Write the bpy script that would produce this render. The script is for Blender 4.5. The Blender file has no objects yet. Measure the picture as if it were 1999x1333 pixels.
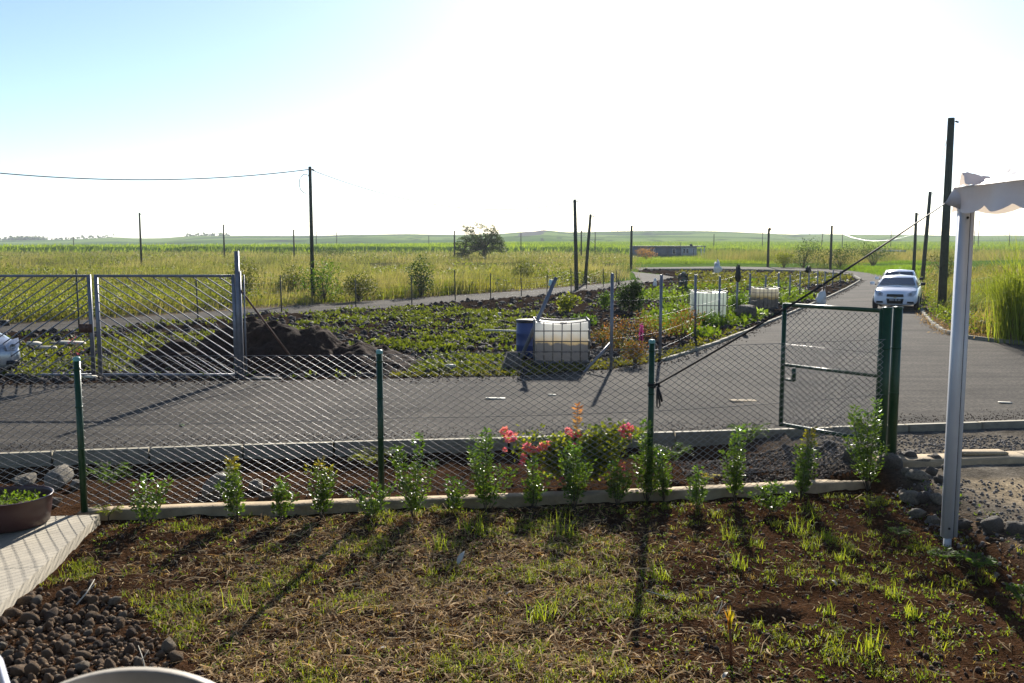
import bpy, math, random
import numpy as np
from mathutils import Vector, Matrix
random.seed(7); rng = np.random.default_rng(7)
S = bpy.context.scene; COL = S.collection
# ---------------------------------------------------------------- camera, sky, sun, exposure
F = 1800.0; CZ = 2.75; HOR = 470.0
PITCH = math.atan((666.5 - HOR) / F)
cam = bpy.data.cameras.new('camera'); camo = bpy.data.objects.new('camera', cam); COL.objects.link(camo)
camo.location = (0, 0, CZ); camo.rotation_euler = (math.pi/2 - PITCH, 0, 0)
cam.sensor_width = 36; cam.lens = 36*F/1999; cam.clip_start = .05; cam.clip_end = 9000
cam.dof.use_dof = True; cam.dof.focus_distance = 13; cam.dof.aperture_fstop = 7
S.camera = camo
SUN_AZ = math.radians(10.0); SUN_EL = math.radians(24.5)
W = bpy.data.worlds.new('World'); S.world = W; W.use_nodes = True
wn = W.node_tree; bg = wn.nodes['Background']
sky = wn.nodes.new('ShaderNodeTexSky'); sky.sky_type = 'NISHITA'; sky.sun_disc = False
sky.sun_elevation = SUN_EL; sky.sun_rotation = SUN_AZ; sky.air_density = .75; sky.dust_density = .35; sky.ozone_density = 2.2; sky.altitude = 300
wn.links.new(sky.outputs[0], bg.inputs[0]); bg.inputs[1].default_value = 0.092
sl = bpy.data.lights.new('sun', 'SUN'); sl.energy = 5.0; sl.angle = math.radians(.55); sl.color = (1, .93, .82)
so = bpy.data.objects.new('sun', sl); COL.objects.link(so)
sd = Vector((math.sin(SUN_AZ)*math.cos(SUN_EL), math.cos(SUN_AZ)*math.cos(SUN_EL), math.sin(SUN_EL)))
so.rotation_euler = sd.to_track_quat('Z', 'Y').to_euler(); so.location = (20, 60, 40)
S.view_settings.view_transform = 'Standard'; S.view_settings.look = 'None'; S.view_settings.gamma = 1
S.view_settings.exposure = 0.92; S.view_settings.use_curve_mapping = False
try:
    S.cycles.max_bounces = 8; S.cycles.transparent_max_bounces = 8
except Exception: pass
# ---------------------------------------------------------------- pixel helpers (photo is 1999 x 1333)
def ray(px, py):
    u = (px-999.5)/F; v = (666.5-py)/F; c, s = math.cos(PITCH), math.sin(PITCH)
    return np.array([u, c+v*s, -s+v*c])
def P(px, py, z=0.0):
    d = ray(px, py); t = (z-CZ)/d[2]; return np.array([0, 0, CZ]) + d*t
def WD(px, py, y):
    d = ray(px, py); return np.array([0, 0, CZ]) + d*(y/d[1])
def V(*a): return np.array(a, float)
# ---------------------------------------------------------------- noise
def _h(ix, iy, s):
    n = (ix*374761393 + iy*668265263 + s*974634777) & 0xffffffff
    n = ((n ^ (n >> 13))*1274126177) & 0xffffffff
    return ((n ^ (n >> 16)) & 0xffff)/65535.0
def vn(x, y, s=0):
    x = np.asarray(x, float); y = np.asarray(y, float)
    ix = np.floor(x).astype(np.int64); iy = np.floor(y).astype(np.int64); fx = x-ix; fy = y-iy
    fx = fx*fx*(3-2*fx); fy = fy*fy*(3-2*fy)
    return (_h(ix, iy, s)*(1-fx)+_h(ix+1, iy, s)*fx)*(1-fy)+(_h(ix, iy+1, s)*(1-fx)+_h(ix+1, iy+1, s)*fx)*fy
def fbm(x, y, s=0, o=4):
    r = 0; a = .5; t = 0
    for i in range(o):
        r = r+a*vn(np.asarray(x)*2**i, np.asarray(y)*2**i, s+i*17); t += a; a *= .5
    return r/t
def sst(a, b, x):
    t = np.clip((x-a)/(b-a), 0, 1); return t*t*(3-2*t)
def inpoly(x, y, poly):
    x = np.asarray(x, float); y = np.asarray(y, float); r = np.zeros(x.shape, bool); n = len(poly)
    for i in range(n):
        x0, y0 = poly[i]; x1, y1 = poly[(i+1) % n]
        if y0 == y1: continue
        c = ((y0 > y) != (y1 > y)) & (x < (x1-x0)*(y-y0)/(y1-y0)+x0)
        r ^= c
    return r
def pdist(x, y, line):
    x = np.asarray(x, float); y = np.asarray(y, float); r = np.full(x.shape, 1e9)
    for (x0, y0), (x1, y1) in zip(line[:-1], line[1:]):
        dx, dy = x1-x0, y1-y0; t = np.clip(((x-x0)*dx+(y-y0)*dy)/(dx*dx+dy*dy+1e-9), 0, 1)
        r = np.minimum(r, np.hypot(x-x0-t*dx, y-y0-t*dy))
    return r
# ---------------------------------------------------------------- materials
MATS = {}
def nodes(name):
    m = bpy.data.materials.new(name); m.use_nodes = True; MATS[name] = m
    return m, m.node_tree.nodes, m.node_tree.links, m.node_tree.nodes['Principled BSDF']
def solid(name, col, rough=.6, metal=0, var=.15, scale=3, bump=0, bscale=40, col2=None, spec=.5, detail=5, thr=None):
    m, n, l, b = nodes(name)
    tc = n.new('ShaderNodeTexCoord'); nz = n.new('ShaderNodeTexNoise'); nz.inputs['Scale'].default_value = scale
    nz.inputs['Detail'].default_value = detail; nz.inputs['Roughness'].default_value = .65
    l.new(tc.outputs['Object'], nz.inputs['Vector'])
    cr = n.new('ShaderNodeValToRGB'); l.new(nz.outputs[0], cr.inputs[0])
    lo, hi = thr or (.3, .7)
    cr.color_ramp.elements[0].position = lo; cr.color_ramp.elements[1].position = hi
    c2 = col2 or tuple(min(1, c*(1+var)) for c in col)
    c1 = col if col2 else tuple(c*(1-var) for c in col)
    cr.color_ramp.elements[0].color = (*c1, 1); cr.color_ramp.elements[1].color = (*c2, 1)
    l.new(cr.outputs[0], b.inputs['Base Color'])
    b.inputs['Roughness'].default_value = rough; b.inputs['Metallic'].default_value = metal
    b.inputs['Specular IOR Level'].default_value = spec
    if bump:
        n2 = n.new('ShaderNodeTexNoise'); n2.inputs['Scale'].default_value = bscale; n2.inputs['Detail'].default_value = 4
        l.new(tc.outputs['Object'], n2.inputs['Vector'])
        bp = n.new('ShaderNodeBump'); bp.inputs['Strength'].default_value = bump; bp.inputs['Distance'].default_value = .02
        l.new(n2.outputs[0], bp.inputs['Height']); l.new(bp.outputs[0], b.inputs['Normal'])
    return m
def foliage(name, rough=.5, trans=.4, tint=(1.15, 1.2, .5), spec=.4):
    m, n, l, b = nodes(name)
    at = n.new('ShaderNodeAttribute'); at.attribute_name = 'Col'
    l.new(at.outputs['Color'], b.inputs['Base Color']); b.inputs['Roughness'].default_value = rough
    b.inputs['Specular IOR Level'].default_value = spec
    mx = n.new('ShaderNodeMix'); mx.data_type = 'RGBA'; mx.blend_type = 'MULTIPLY'; mx.inputs[0].default_value = 1
    l.new(at.outputs['Color'], mx.inputs[6]); mx.inputs[7].default_value = (tint[0]*1.5, tint[1]*1.5, tint[2]*1.5, 1)
    tr = n.new('ShaderNodeBsdfTranslucent'); l.new(mx.outputs[2], tr.inputs['Color'])
    ms = n.new('ShaderNodeMixShader'); ms.inputs[0].default_value = trans
    l.new(b.outputs[0], ms.inputs[1]); l.new(tr.outputs[0], ms.inputs[2])
    l.new(ms.outputs[0], n['Material Output'].inputs['Surface'])
    return m
def ground(name, rough=.95, scales=((1.3, .5), (14, .5)), bump=.6, bscale=30, bd=.04):
    m, n, l, b = nodes(name)
    at = n.new('ShaderNodeAttribute'); at.attribute_name = 'Col'; tc = n.new('ShaderNodeTexCoord')
    last = at.outputs['Color']
    for sc, st in scales:
        nz = n.new('ShaderNodeTexNoise'); nz.inputs['Scale'].default_value = sc; nz.inputs['Detail'].default_value = 6
        nz.inputs['Roughness'].default_value = .7
        l.new(tc.outputs['Object'], nz.inputs['Vector'])
        mr = n.new('ShaderNodeMapRange'); mr.inputs[1].default_value = .3; mr.inputs[2].default_value = .7
        mr.inputs[3].default_value = 1-st; mr.inputs[4].default_value = 1+st; l.new(nz.outputs[0], mr.inputs[0])
        vm = n.new('ShaderNodeVectorMath'); vm.operation = 'SCALE'
        l.new(last, vm.inputs[0]); l.new(mr.outputs[0], vm.inputs['Scale']); last = vm.outputs[0]
    l.new(last, b.inputs['Base Color']); b.inputs['Roughness'].default_value = rough
    b.inputs['Specular IOR Level'].default_value = 0
    n2 = n.new('ShaderNodeTexNoise'); n2.inputs['Scale'].default_value = bscale; n2.inputs['Detail'].default_value = 6
    l.new(tc.outputs['Object'], n2.inputs['Vector'])
    bp = n.new('ShaderNodeBump'); bp.inputs['Strength'].default_value = bump; bp.inputs['Distance'].default_value = bd
    l.new(n2.outputs[0], bp.inputs['Height']); l.new(bp.outputs[0], b.inputs['Normal'])
    return m
M_ter = ground('terrain_surface', scales=((.35, .25), (4, .35)), bump=.5, bscale=6, bd=.1)
M_soil = ground('garden_soil_surface', scales=((1.7, .4), (22, .55)), bump=.9, bscale=45, bd=.03)
M_leaf = foliage('glossy_leaf', .3, .4, spec=.45)
M_grass = foliage('grass_blade', .6, .45, tint=(1.2, 1.15, .45), spec=.15)
M_dry = foliage('dry_straw', .8, .4, tint=(1.15, .9, .5), spec=.05)
M_petal = foliage('petal', .6, .5, tint=(.95, .9, .9))
M_crop = foliage('crop_leaf', .6, .45, tint=(1.2, 1.2, .35), spec=.25)
M_bark = solid('bark', (.06, .045, .03), .9, bump=.5)
M_asph = None
def asphalt():
    m, n, l, b = nodes('asphalt')
    tc = n.new('ShaderNodeTexCoord')
    def nz(sc, det=4):
        q = n.new('ShaderNodeTexNoise'); q.inputs['Scale'].default_value = sc; q.inputs['Detail'].default_value = det
        q.inputs['Roughness'].default_value = .7; l.new(tc.outputs['Object'], q.inputs['Vector']); return q.outputs[0]
    a = nz(.5); f = nz(17, 6); du = nz(1.7, 6); mp = n.new('ShaderNodeMapping'); mp.inputs['Scale'].default_value = (.25, 2.2, 1)
    l.new(tc.outputs['Object'], mp.inputs[0]); st = n.new('ShaderNodeTexNoise'); st.inputs['Scale'].default_value = 1.1
    st.inputs['Detail'].default_value = 5; l.new(mp.outputs[0], st.inputs['Vector'])
    ad = n.new('ShaderNodeMath'); ad.operation = 'ADD'; l.new(a, ad.inputs[0]); l.new(st.outputs[0], ad.inputs[1])
    cr = n.new('ShaderNodeValToRGB'); cr.color_ramp.elements[0].position = .40; cr.color_ramp.elements[1].position = .60
    mh = n.new('ShaderNodeMath'); mh.operation = 'MULTIPLY'; mh.inputs[1].default_value = .5; l.new(ad.outputs[0], mh.inputs[0])
    l.new(mh.outputs[0], cr.inputs[0]); cr.color_ramp.elements[0].color = (.040, .036, .032, 1); cr.color_ramp.elements[1].color = (.088, .079, .068, 1)
    c2 = n.new('ShaderNodeValToRGB'); c2.color_ramp.elements[0].position = .38; c2.color_ramp.elements[1].position = .66
    c2.color_ramp.elements[0].color = (.4, .4, .4, 1); c2.color_ramp.elements[1].color = (1.7, 1.65, 1.55, 1); l.new(f, c2.inputs[0])
    mx = n.new('ShaderNodeMix'); mx.data_type = 'RGBA'; mx.blend_type = 'MULTIPLY'; mx.inputs[0].default_value = 1
    l.new(cr.outputs[0], mx.inputs[6]); l.new(c2.outputs[0], mx.inputs[7]); dm = n.new('ShaderNodeMapRange'); dm.inputs[1].default_value = .56; dm.inputs[2].default_value = .72; dm.inputs[3].default_value = 0; dm.inputs[4].default_value = .38; l.new(du, dm.inputs[0])
    m3 = n.new('ShaderNodeMix'); m3.data_type = 'RGBA'; l.new(dm.outputs[0], m3.inputs[0]); l.new(mx.outputs[2], m3.inputs[6]); m3.inputs[7].default_value = (.16, .135, .10, 1); l.new(m3.outputs[2], b.inputs['Base Color'])
    b.inputs['Roughness'].default_value = .95; b.inputs['Specular IOR Level'].default_value = .08
    bp = n.new('ShaderNodeBump'); bp.inputs['Strength'].default_value = .7; bp.inputs['Distance'].default_value = .012
    l.new(f, bp.inputs['Height']); l.new(bp.outputs[0], b.inputs['Normal'])
    return m
M_asph = asphalt()
M_conc = solid('weathered_concrete', (.20, .18, .13), .85, var=.3, scale=6, bump=.4, bscale=60)
M_beam = solid('pale_mortar', (.32, .24, .14), .9, var=.3, scale=5, bump=.5, bscale=50)
M_path = solid('path_concrete', (.21, .185, .14), .8, var=.25, scale=3, bump=.3, bscale=50)
M_rock = solid('basalt_rock', (.10, .085, .068), .9, var=.5, scale=9, bump=1.0, bscale=22)
M_rock2 = solid('lichen_rock', (.18, .155, .115), .9, var=.5, scale=5, bump=1.0, bscale=18)
M_pebble = solid('volcanic_pebble', (.22, .14, .075), .95, var=.4, scale=12, bump=1.0, bscale=60)
M_green = solid('green_painted_steel', (.010, .045, .016), .35, var=.25, scale=20, spec=.35)
M_cap = solid('pale_post_cap', (.12, .30, .27), .4)
M_galv = solid('galvanised_wire', (.05, .05, .046), .36, metal=0, var=.2, scale=8)
M_galv.node_tree.nodes['Principled BSDF'].inputs['IOR'].default_value = 2.4
M_wire = solid('thin_dark_wire', (.16, .16, .17), .5, metal=.4)
M_steel = solid('grey_gate_steel', (.17, .175, .20), .45, metal=.35, var=.25, scale=6, spec=.5)
M_rust = solid('rusty_steel', (.10, .045, .03), .7, metal=.3, var=.4, scale=12)
M_pole = solid('treated_wood', (.055, .058, .038), .85, var=.35, scale=4, bump=.5, bscale=12)
M_alu = solid('tent_aluminium', (.50, .52, .56), .42, metal=.15, var=.08, scale=3)
M_black = solid('black_webbing', (.008, .008, .009), .7)
M_dark = solid('dark_gap', (.015, .015, .017), .6)
M_pot = solid('brown_plastic_pot', (.075, .035, .03), .4, var=.15)
M_white = solid('white_car_paint', (.72, .74, .80), .18, var=.02, spec=.6)
M_silver = solid('silver_car_paint', (.42, .44, .47), .22, metal=.6, var=.05)
M_glass = solid('tinted_glass', (.02, .028, .045), .05, var=.2, spec=.9)
M_lamp = solid('headlamp_glass', (.45, .48, .55), .1, var=.2, scale=20, spec=.9)
M_tyre = solid('tyre_rubber', (.012, .012, .012), .8)
M_rim = solid('wheel_rim', (.35, .35, .36), .35, metal=.7)
M_plate = solid('black_number_plate', (.02, .02, .022), .5)
M_letter = solid('white_lettering', (.65, .65, .65), .5)
M_gold = solid('gold_badge', (.55, .42, .10), .35, metal=.4)
M_sack = solid('white_sack', (.68, .66, .62), .7, var=.12, scale=9)
M_blue = solid('blue_drum_plastic', (.025, .05, .17), .45, var=.2)
M_cage = solid('tank_cage_steel', (.12, .12, .12), .45, metal=.5)
M_wallb = solid('blue_grey_wall', (.11, .14, .19), .8, var=.1, scale=1)
M_wallw = solid('pale_grey_wall', (.30, .33, .36), .8, var=.1, scale=1)
M_roofc = solid('concrete_roof_slab', (.14, .16, .18), .8)
M_win = solid('window_dark', (.03, .035, .045), .3)
M_trim = solid('white_trim', (.7, .7, .7), .6)
M_debris = solid('pale_debris', (.48, .44, .35), .7, var=.2, scale=6)
M_cloth1 = solid('olive_shirt', (.07, .085, .065), .9)
M_skin = solid('skin', (.16, .09, .06), .6)
M_hat = solid('grey_hat', (.22, .23, .25), .9)
M_chair = solid('beige_chair_plastic', (.30, .265, .21), .5, var=.12, scale=14)
M_chairw = solid('white_chair_plastic', (.75, .76, .85), .4)
def plastic_tank(name, lo, hi, zsplit, stain):
    m, n, l, b = nodes(name)
    tc = n.new('ShaderNodeTexCoord'); sx = n.new('ShaderNodeSeparateXYZ'); l.new(tc.outputs['Object'], sx.inputs[0])
    nz = n.new('ShaderNodeTexNoise'); nz.inputs['Scale'].default_value = 5; nz.inputs['Detail'].default_value = 6; l.new(tc.outputs['Object'], nz.inputs['Vector'])
    ma = n.new('ShaderNodeMath'); ma.operation = 'MULTIPLY_ADD'; ma.inputs[1].default_value = .22; l.new(nz.outputs[0], ma.inputs[0]); l.new(sx.outputs[2], ma.inputs[2])
    cr = n.new('ShaderNodeValToRGB'); e = cr.color_ramp.elements
    e[0].position = zsplit+.09; e[0].color = (*lo, 1); e[1].position = zsplit+.13; e[1].color = (*stain, 1)
    e2 = e.new(min(.98, zsplit+.35)); e2.color = (*hi, 1)
    l.new(ma.outputs[0], cr.inputs[0]); l.new(cr.outputs[0], b.inputs['Base Color']); b.inputs['Roughness'].default_value = .4
    tr = n.new('ShaderNodeBsdfTranslucent'); l.new(cr.outputs[0], tr.inputs[0]); ms = n.new('ShaderNodeMixShader'); ms.inputs[0].default_value = .72
    l.new(b.outputs[0], ms.inputs[1]); l.new(tr.outputs[0], ms.inputs[2]); l.new(ms.outputs[0], n['Material Output'].inputs['Surface'])
    return m
M_tankA = plastic_tank('stained_tank_plastic', (.20, .21, .23), (.92, .91, .86), .46, (.80, .62, .34))
M_tankB = plastic_tank('clean_tank_plastic', (.66, .70, .62), (.8, .84, .76), -.3, (.66, .70, .62))
M_tankC = plastic_tank('dirty_tank_plastic', (.14, .15, .17), (.85, .80, .66), .42, (.45, .36, .14))
def fabric():
    m, n, l, b = nodes('white_tent_fabric')
    b.inputs['Base Color'].default_value = (.62, .63, .66, 1); b.inputs['Roughness'].default_value = .55
    tr = n.new('ShaderNodeBsdfTranslucent'); tr.inputs[0].default_value = (.75, .62, .5, 1); ms = n.new('ShaderNodeMixShader'); ms.inputs[0].default_value = .3
    tc = n.new('ShaderNodeTexCoord'); nz = n.new('ShaderNodeTexNoise'); nz.inputs['Scale'].default_value = 5; l.new(tc.outputs['Object'], nz.inputs['Vector'])
    bp = n.new('ShaderNodeBump'); bp.inputs['Strength'].default_value = .35; bp.inputs['Distance'].default_value = .05; l.new(nz.outputs[0], bp.inputs['Height']); l.new(bp.outputs[0], b.inputs['Normal'])
    l.new(b.outputs[0], ms.inputs[1]); l.new(tr.outputs[0], ms.inputs[2]); l.new(ms.outputs[0], n['Material Output'].inputs['Surface'])
    return m
M_fab = fabric()
# ---------------------------------------------------------------- objects
def props(o, label=None, cat=None, group=None, kind=None):
    if label: o['label'] = label
    if cat: o['category'] = cat
    if group: o['group'] = group
    if kind: o['kind'] = kind
    return o
def thing(name, label, cat, loc=(0, 0, 0), group=None, kind=None, rz=0):
    o = bpy.data.objects.new(name, None); COL.objects.link(o); o.location = tuple(float(v) for v in loc); o.rotation_euler = (0, 0, rz)
    o.empty_display_size = .2
    return props(o, label, cat, group, kind)
def mesh(name, Vv, Fq=None, Ft=None, mat=None, col=None, smooth=False):
    me = bpy.data.meshes.new(name); Vv = np.asarray(Vv, np.float32).reshape(-1, 3)
    me.vertices.add(len(Vv)); me.vertices.foreach_set('co', Vv.ravel())
    q = np.asarray(Fq, np.int32).reshape(-1, 4) if Fq is not None and len(Fq) else np.zeros((0, 4), np.int32)
    t = np.asarray(Ft, np.int32).reshape(-1, 3) if Ft is not None and len(Ft) else np.zeros((0, 3), np.int32)
    nl = q.size+t.size; me.loops.add(nl); me.loops.foreach_set('vertex_index', np.concatenate([q.ravel(), t.ravel()]))
    me.polygons.add(len(q)+len(t))
    st = np.concatenate([np.arange(len(q))*4, q.size+np.arange(len(t))*3]).astype(np.int32)
    me.polygons.foreach_set('loop_start', st)
    if smooth: me.polygons.foreach_set('use_smooth', np.ones(len(st), bool))
    me.update(calc_edges=True)
    if col is not None:
        a = me.color_attributes.new('Col', 'FLOAT_COLOR', 'POINT'); c = np.ones((len(Vv), 4), np.float32); c[:, :3] = col
        a.data.foreach_set('color', c.ravel())
    if mat: me.materials.append(mat)
    return me
def link(me, parent=None, name=None):
    o = bpy.data.objects.new(name or me.name, me); COL.objects.link(o)
    if parent: o.parent = parent
    return o
class MB:
    def __init__(s): s.v = []; s.q = []; s.t = []; s.n = 0; s.c = []
    def add(s, v, q=None, t=None, c=None):
        v = np.asarray(v, float).reshape(-1, 3)
        if q is not None and len(q): s.q.append(np.asarray(q, np.int64).reshape(-1, 4)+s.n)
        if t is not None and len(t): s.t.append(np.asarray(t, np.int64).reshape(-1, 3)+s.n)
        s.v.append(v); s.n += len(v)
        if c is not None: s.c.append(np.broadcast_to(np.asarray(c, float), (len(v), 3)))
        return s
    def box(s, c, size, R=None, bevel=0, taper=1):
        hx, hy, hz = [k/2 for k in size]
        v = np.array([[x*hx, y*hy, z*hz] for z in (-1, 1) for y in (-1, 1) for x in (-1, 1)], float)
        v[4:, :2] *= taper
        if R is not None: v = v @ np.asarray(R).T
        return s.add(v+np.asarray(c, float), [[0, 2, 3, 1], [4, 5, 7, 6], [0, 1, 5, 4], [2, 6, 7, 3], [0, 4, 6, 2], [1, 3, 7, 5]])
    def tube(s, pts, r, n=8, cap=True):
        pts = [np.asarray(p, float) for p in pts]; k = len(pts); rs = r if hasattr(r, '__len__') else [r]*k; vs = []
        for i, p in enumerate(pts):
            d = pts[min(i+1, k-1)]-pts[max(i-1, 0)]; d = d/(np.linalg.norm(d)+1e-12)
            a = np.array([0, 0, 1.]) if abs(d[2]) < .9 else np.array([1., 0, 0]); u = np.cross(a, d); u /= np.linalg.norm(u); w = np.cross(d, u)
            for j in range(n):
                th = 2*math.pi*(j+.5)/n; vs.append(p+rs[i]*(math.cos(th)*u+math.sin(th)*w))
        q = [[i*n+j, i*n+(j+1) % n, (i+1)*n+(j+1) % n, (i+1)*n+j] for i in range(k-1) for j in range(n)]; t = []
        if cap:
            t = [[0, j+1, j] for j in range(1, n-1)]+[[(k-1)*n, (k-1)*n+j, (k-1)*n+j+1] for j in range(1, n-1)]
        return s.add(vs, q, t)
    def lathe(s, prof, c=(0, 0, 0), n=24, R=None):
        vs = [[r*math.cos(2*math.pi*j/n), r*math.sin(2*math.pi*j/n), z] for r, z in prof for j in range(n)]; k = len(prof)
        v = np.array(vs)
        if R is not None: v = v @ np.asarray(R).T
        return s.add(v+np.asarray(c, float), [[i*n+j, i*n+(j+1) % n, (i+1)*n+(j+1) % n, (i+1)*n+j] for i in range(k-1) for j in range(n)])
    def mesh(s, name, mat, smooth=False):
        return mesh(name, np.concatenate(s.v), np.concatenate(s.q) if s.q else None, np.concatenate(s.t) if s.t else None, mat,
                    np.concatenate(s.c) if s.c else None, smooth)
    def build(s, name, mat, parent=None, smooth=False): return link(s.mesh(name, mat, smooth), parent)
def Rz(a): c, s = math.cos(a), math.sin(a); return np.array([[c, -s, 0], [s, c, 0], [0, 0, 1.]])
def Ry(a): c, s = math.cos(a), math.sin(a); return np.array([[c, 0, s], [0, 1, 0], [-s, 0, c]])
def Rx(a): c, s = math.cos(a), math.sin(a); return np.array([[1, 0, 0], [0, c, -s], [0, s, c]])
def frame(d):
    d = d/(np.linalg.norm(d, axis=-1, keepdims=True)+1e-9)
    a = np.where(np.abs(d[..., 2:3]) < .95, np.array([0, 0, 1.]), np.array([1., 0, 0]))
    u = np.cross(a, d); u /= np.linalg.norm(u, axis=-1, keepdims=True); return d, u, np.cross(d, u)
def segs(P0, P1, r, n=4):
    """many straight open prisms at once"""
    P0 = np.asarray(P0, float); P1 = np.asarray(P1, float); N = len(P0); d, u, w = frame(P1-P0); r = np.broadcast_to(np.asarray(r, float).reshape(-1, 1), (N, 1))
    ring = [math.cos(2*math.pi*(j+.5)/n)*u+math.sin(2*math.pi*(j+.5)/n)*w for j in range(n)]
    v = np.stack([P0+r*k for k in ring]+[P1+r*k for k in ring], 1).reshape(-1, 3)
    base = (np.arange(N)*2*n)[:, None, None]
    f = np.array([[j, (j+1) % n, n+(j+1) % n, n+j] for j in range(n)])[None]
    return v, (base+f).reshape(-1, 4)
def blades(pos, h, w, lean, az, col, curve=.5, tipcol=None):
    """bent grass blades, 3 triangles each"""
    N = len(pos); h = np.broadcast_to(h, N)[:, None]; w = np.broadcast_to(w, N)[:, None]; lean = np.broadcast_to(lean, N)[:, None]
    d = np.stack([np.cos(az), np.sin(az), 0*az], 1); ph = az+rng.uniform(.6, 2.5, N); s = np.stack([np.cos(ph), np.sin(ph), 0*az], 1)
    up = np.array([0, 0, 1.]); a1 = lean*(1-curve); a2 = lean*(1+curve)
    m = pos+h*.55*(np.cos(a1)*up+np.sin(a1)*d); t = m+h*.45*(np.cos(a2)*up+np.sin(a2)*d)
    v = np.stack([pos-s*w*.5, pos+s*w*.5, m+s*w*.4, m-s*w*.4, t], 1).reshape(-1, 3)
    b = (np.arange(N)*5)[:, None]
    c = np.repeat(np.broadcast_to(col, (N, 3)), 5, 0).copy()
    if tipcol is not None: c[4::5] = np.broadcast_to(tipcol, (N, 3))
    return v, b+np.array([[0, 1, 2, 3]]), b+np.array([[3, 2, 4]]), c
def leaves(pos, d, L, Wd, col, fold=.25):
    """folded diamond leaves, 2 triangles each; d = direction of the leaf"""
    N = len(pos); L = np.broadcast_to(L, N)[:, None]; Wd = np.broadcast_to(Wd, N)[:, None]; d, u, w = frame(d)
    ph = rng.uniform(-1.2, 1.2, N)[:, None]; s = np.cos(ph)*u+np.sin(ph)*w; nn = np.cross(s, d)
    v = np.stack([pos, pos+d*L*.45+s*Wd*.5+nn*L*fold*.3, pos+d*L, pos+d*L*.45-s*Wd*.5+nn*L*fold*.3], 1).reshape(-1, 3)
    b = (np.arange(N)*4)[:, None]
    return v, np.concatenate([b+np.array([[0, 1, 2]]), b+np.array([[0, 2, 3]])]), np.repeat(np.broadcast_to(col, (N, 3)), 4, 0)
def rdir(N, up=0):
    d = rng.normal(size=(N, 3)); d[:, 2] += up; return d/np.linalg.norm(d, axis=1, keepdims=True)
def cmix(a, b, t): a = np.asarray(a); b = np.asarray(b); t = np.asarray(t)[:, None]; return a*(1-t)+b*t
def ico(sub=1):
    import bmesh
    bm = bmesh.new(); bmesh.ops.create_icosphere(bm, subdivisions=sub, radius=1); v = np.array([x.co[:] for x in bm.verts]); f = np.array([[x.index for x in q.verts] for q in bm.faces]); bm.free(); return v, f
ICO1 = ico(1); ICO2 = ico(2); ICO3 = ico(3)
def rockmesh(name, mat, seed, base=ICO2, sq=(1, 1, .7), amp=.35):
    v, f = base; r = 1+amp*(fbm(v[:, 0]*1.6+seed*3.1+9, v[:, 1]*1.6+v[:, 2]*1.9+seed+9, seed, 3)-.5)*2+.14*(fbm(v[:, 0]*5+9+v[:, 2]*3, v[:, 1]*5-v[:, 2]*4+19, seed+5, 2)-.5)*2
    rr = np.random.default_rng(seed); vv = v*r[:, None]*np.array(sq)
    for k in range(9):                                  # a few flattened facets
        n = rr.normal(size=3); n /= np.linalg.norm(n); lim = rr.uniform(.6, .85); dd = vv@n; vv = vv-np.outer(np.maximum(dd-lim, 0)*.8, n)
    return mesh(name, vv, None, f, mat, smooth=(base is not ICO1))
ROCKS = [rockmesh('rock', M_rock, i, ICO3, (1, .85, .75), .5) for i in range(5)]
ROCKS2 = [rockmesh('pale_rock', M_rock2, i+20, ICO3, (1.15, .8, .7), .5) for i in range(4)]
M_peb2 = solid('brown_pebble', (.13, .08, .045), .95, var=.4, scale=12, bump=1.0, bscale=60); M_peb3 = solid('pale_pebble', (.25, .20, .14), .95, var=.4, scale=12, bump=1.0, bscale=60)
PEBB = [rockmesh('pebble', [M_pebble, M_peb2, M_pebble, M_peb3][i % 4], i+40, ICO2, (1, .85, .72), .5) for i in range(7)]
hm_ = bpy.data.materials.new('air_haze'); hm_.use_nodes = True; hm_.node_tree.nodes.clear()
_pv = hm_.node_tree.nodes.new('ShaderNodeVolumePrincipled'); _po = hm_.node_tree.nodes.new('ShaderNodeOutputMaterial')
_pv.inputs['Color'].default_value = (.86, .93, 1, 1); _pv.inputs['Density'].default_value = .00022; _pv.inputs['Anisotropy'].default_value = .2
hm_.node_tree.links.new(_pv.outputs[0], _po.inputs['Volume'])
props_haze = True
# ---------------------------------------------------------------- layout polylines (world x, y)
def PL(l, z=0): return [tuple(P(x, y, z)[:2]) for x, y in l]
near_kerb = PL([(-500, 905), (0, 885), (500, 868), (930, 856), (1270, 846), (1550, 837), (1999, 822), (2400, 809)])
plot_front = PL([(-500, 762), (0, 752), (480, 743), (760, 739), (1000, 735), (1180, 722), (1300, 705), (1400, 672), (1480, 640), (1560, 606), (1620, 580), (1655, 563), (1682, 547)])
plot_far = PL([(1682, 547), (1670, 540), (1640, 535), (1560, 530), (1400, 526), (1245, 527)])
plot_back = PL([(1245, 530), (1290, 536), (1318, 541), (1262, 552), (1200, 563), (1000, 583), (700, 605), (480, 620), (200, 642), (0, 656), (-500, 688)])
back_far = PL([(-500, 664), (0, 635), (200, 623), (480, 604), (700, 589), (1000, 569), (1180, 554), (1243, 545), (1238, 534), (1232, 530)])
right_edge = PL([(2400, 715), (1999, 673), (1900, 664), (1842, 652), (1815, 632), (1797, 610), (1787, 590), (1775, 565), (1765, 550), (1745, 541), (1700, 533), (1640, 526.5), (1560, 522), (1400, 520), (1240, 522)])
PLOT = plot_front+plot_far[1:]+plot_back
ROAD = near_kerb+right_edge+plot_far[::-1]+plot_front[::-1][1:]
BACK = plot_back[1:]+back_far
def kerb_y(x): return np.interp(x, [p[0] for p in near_kerb], [p[1] for p in near_kerb])
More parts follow.
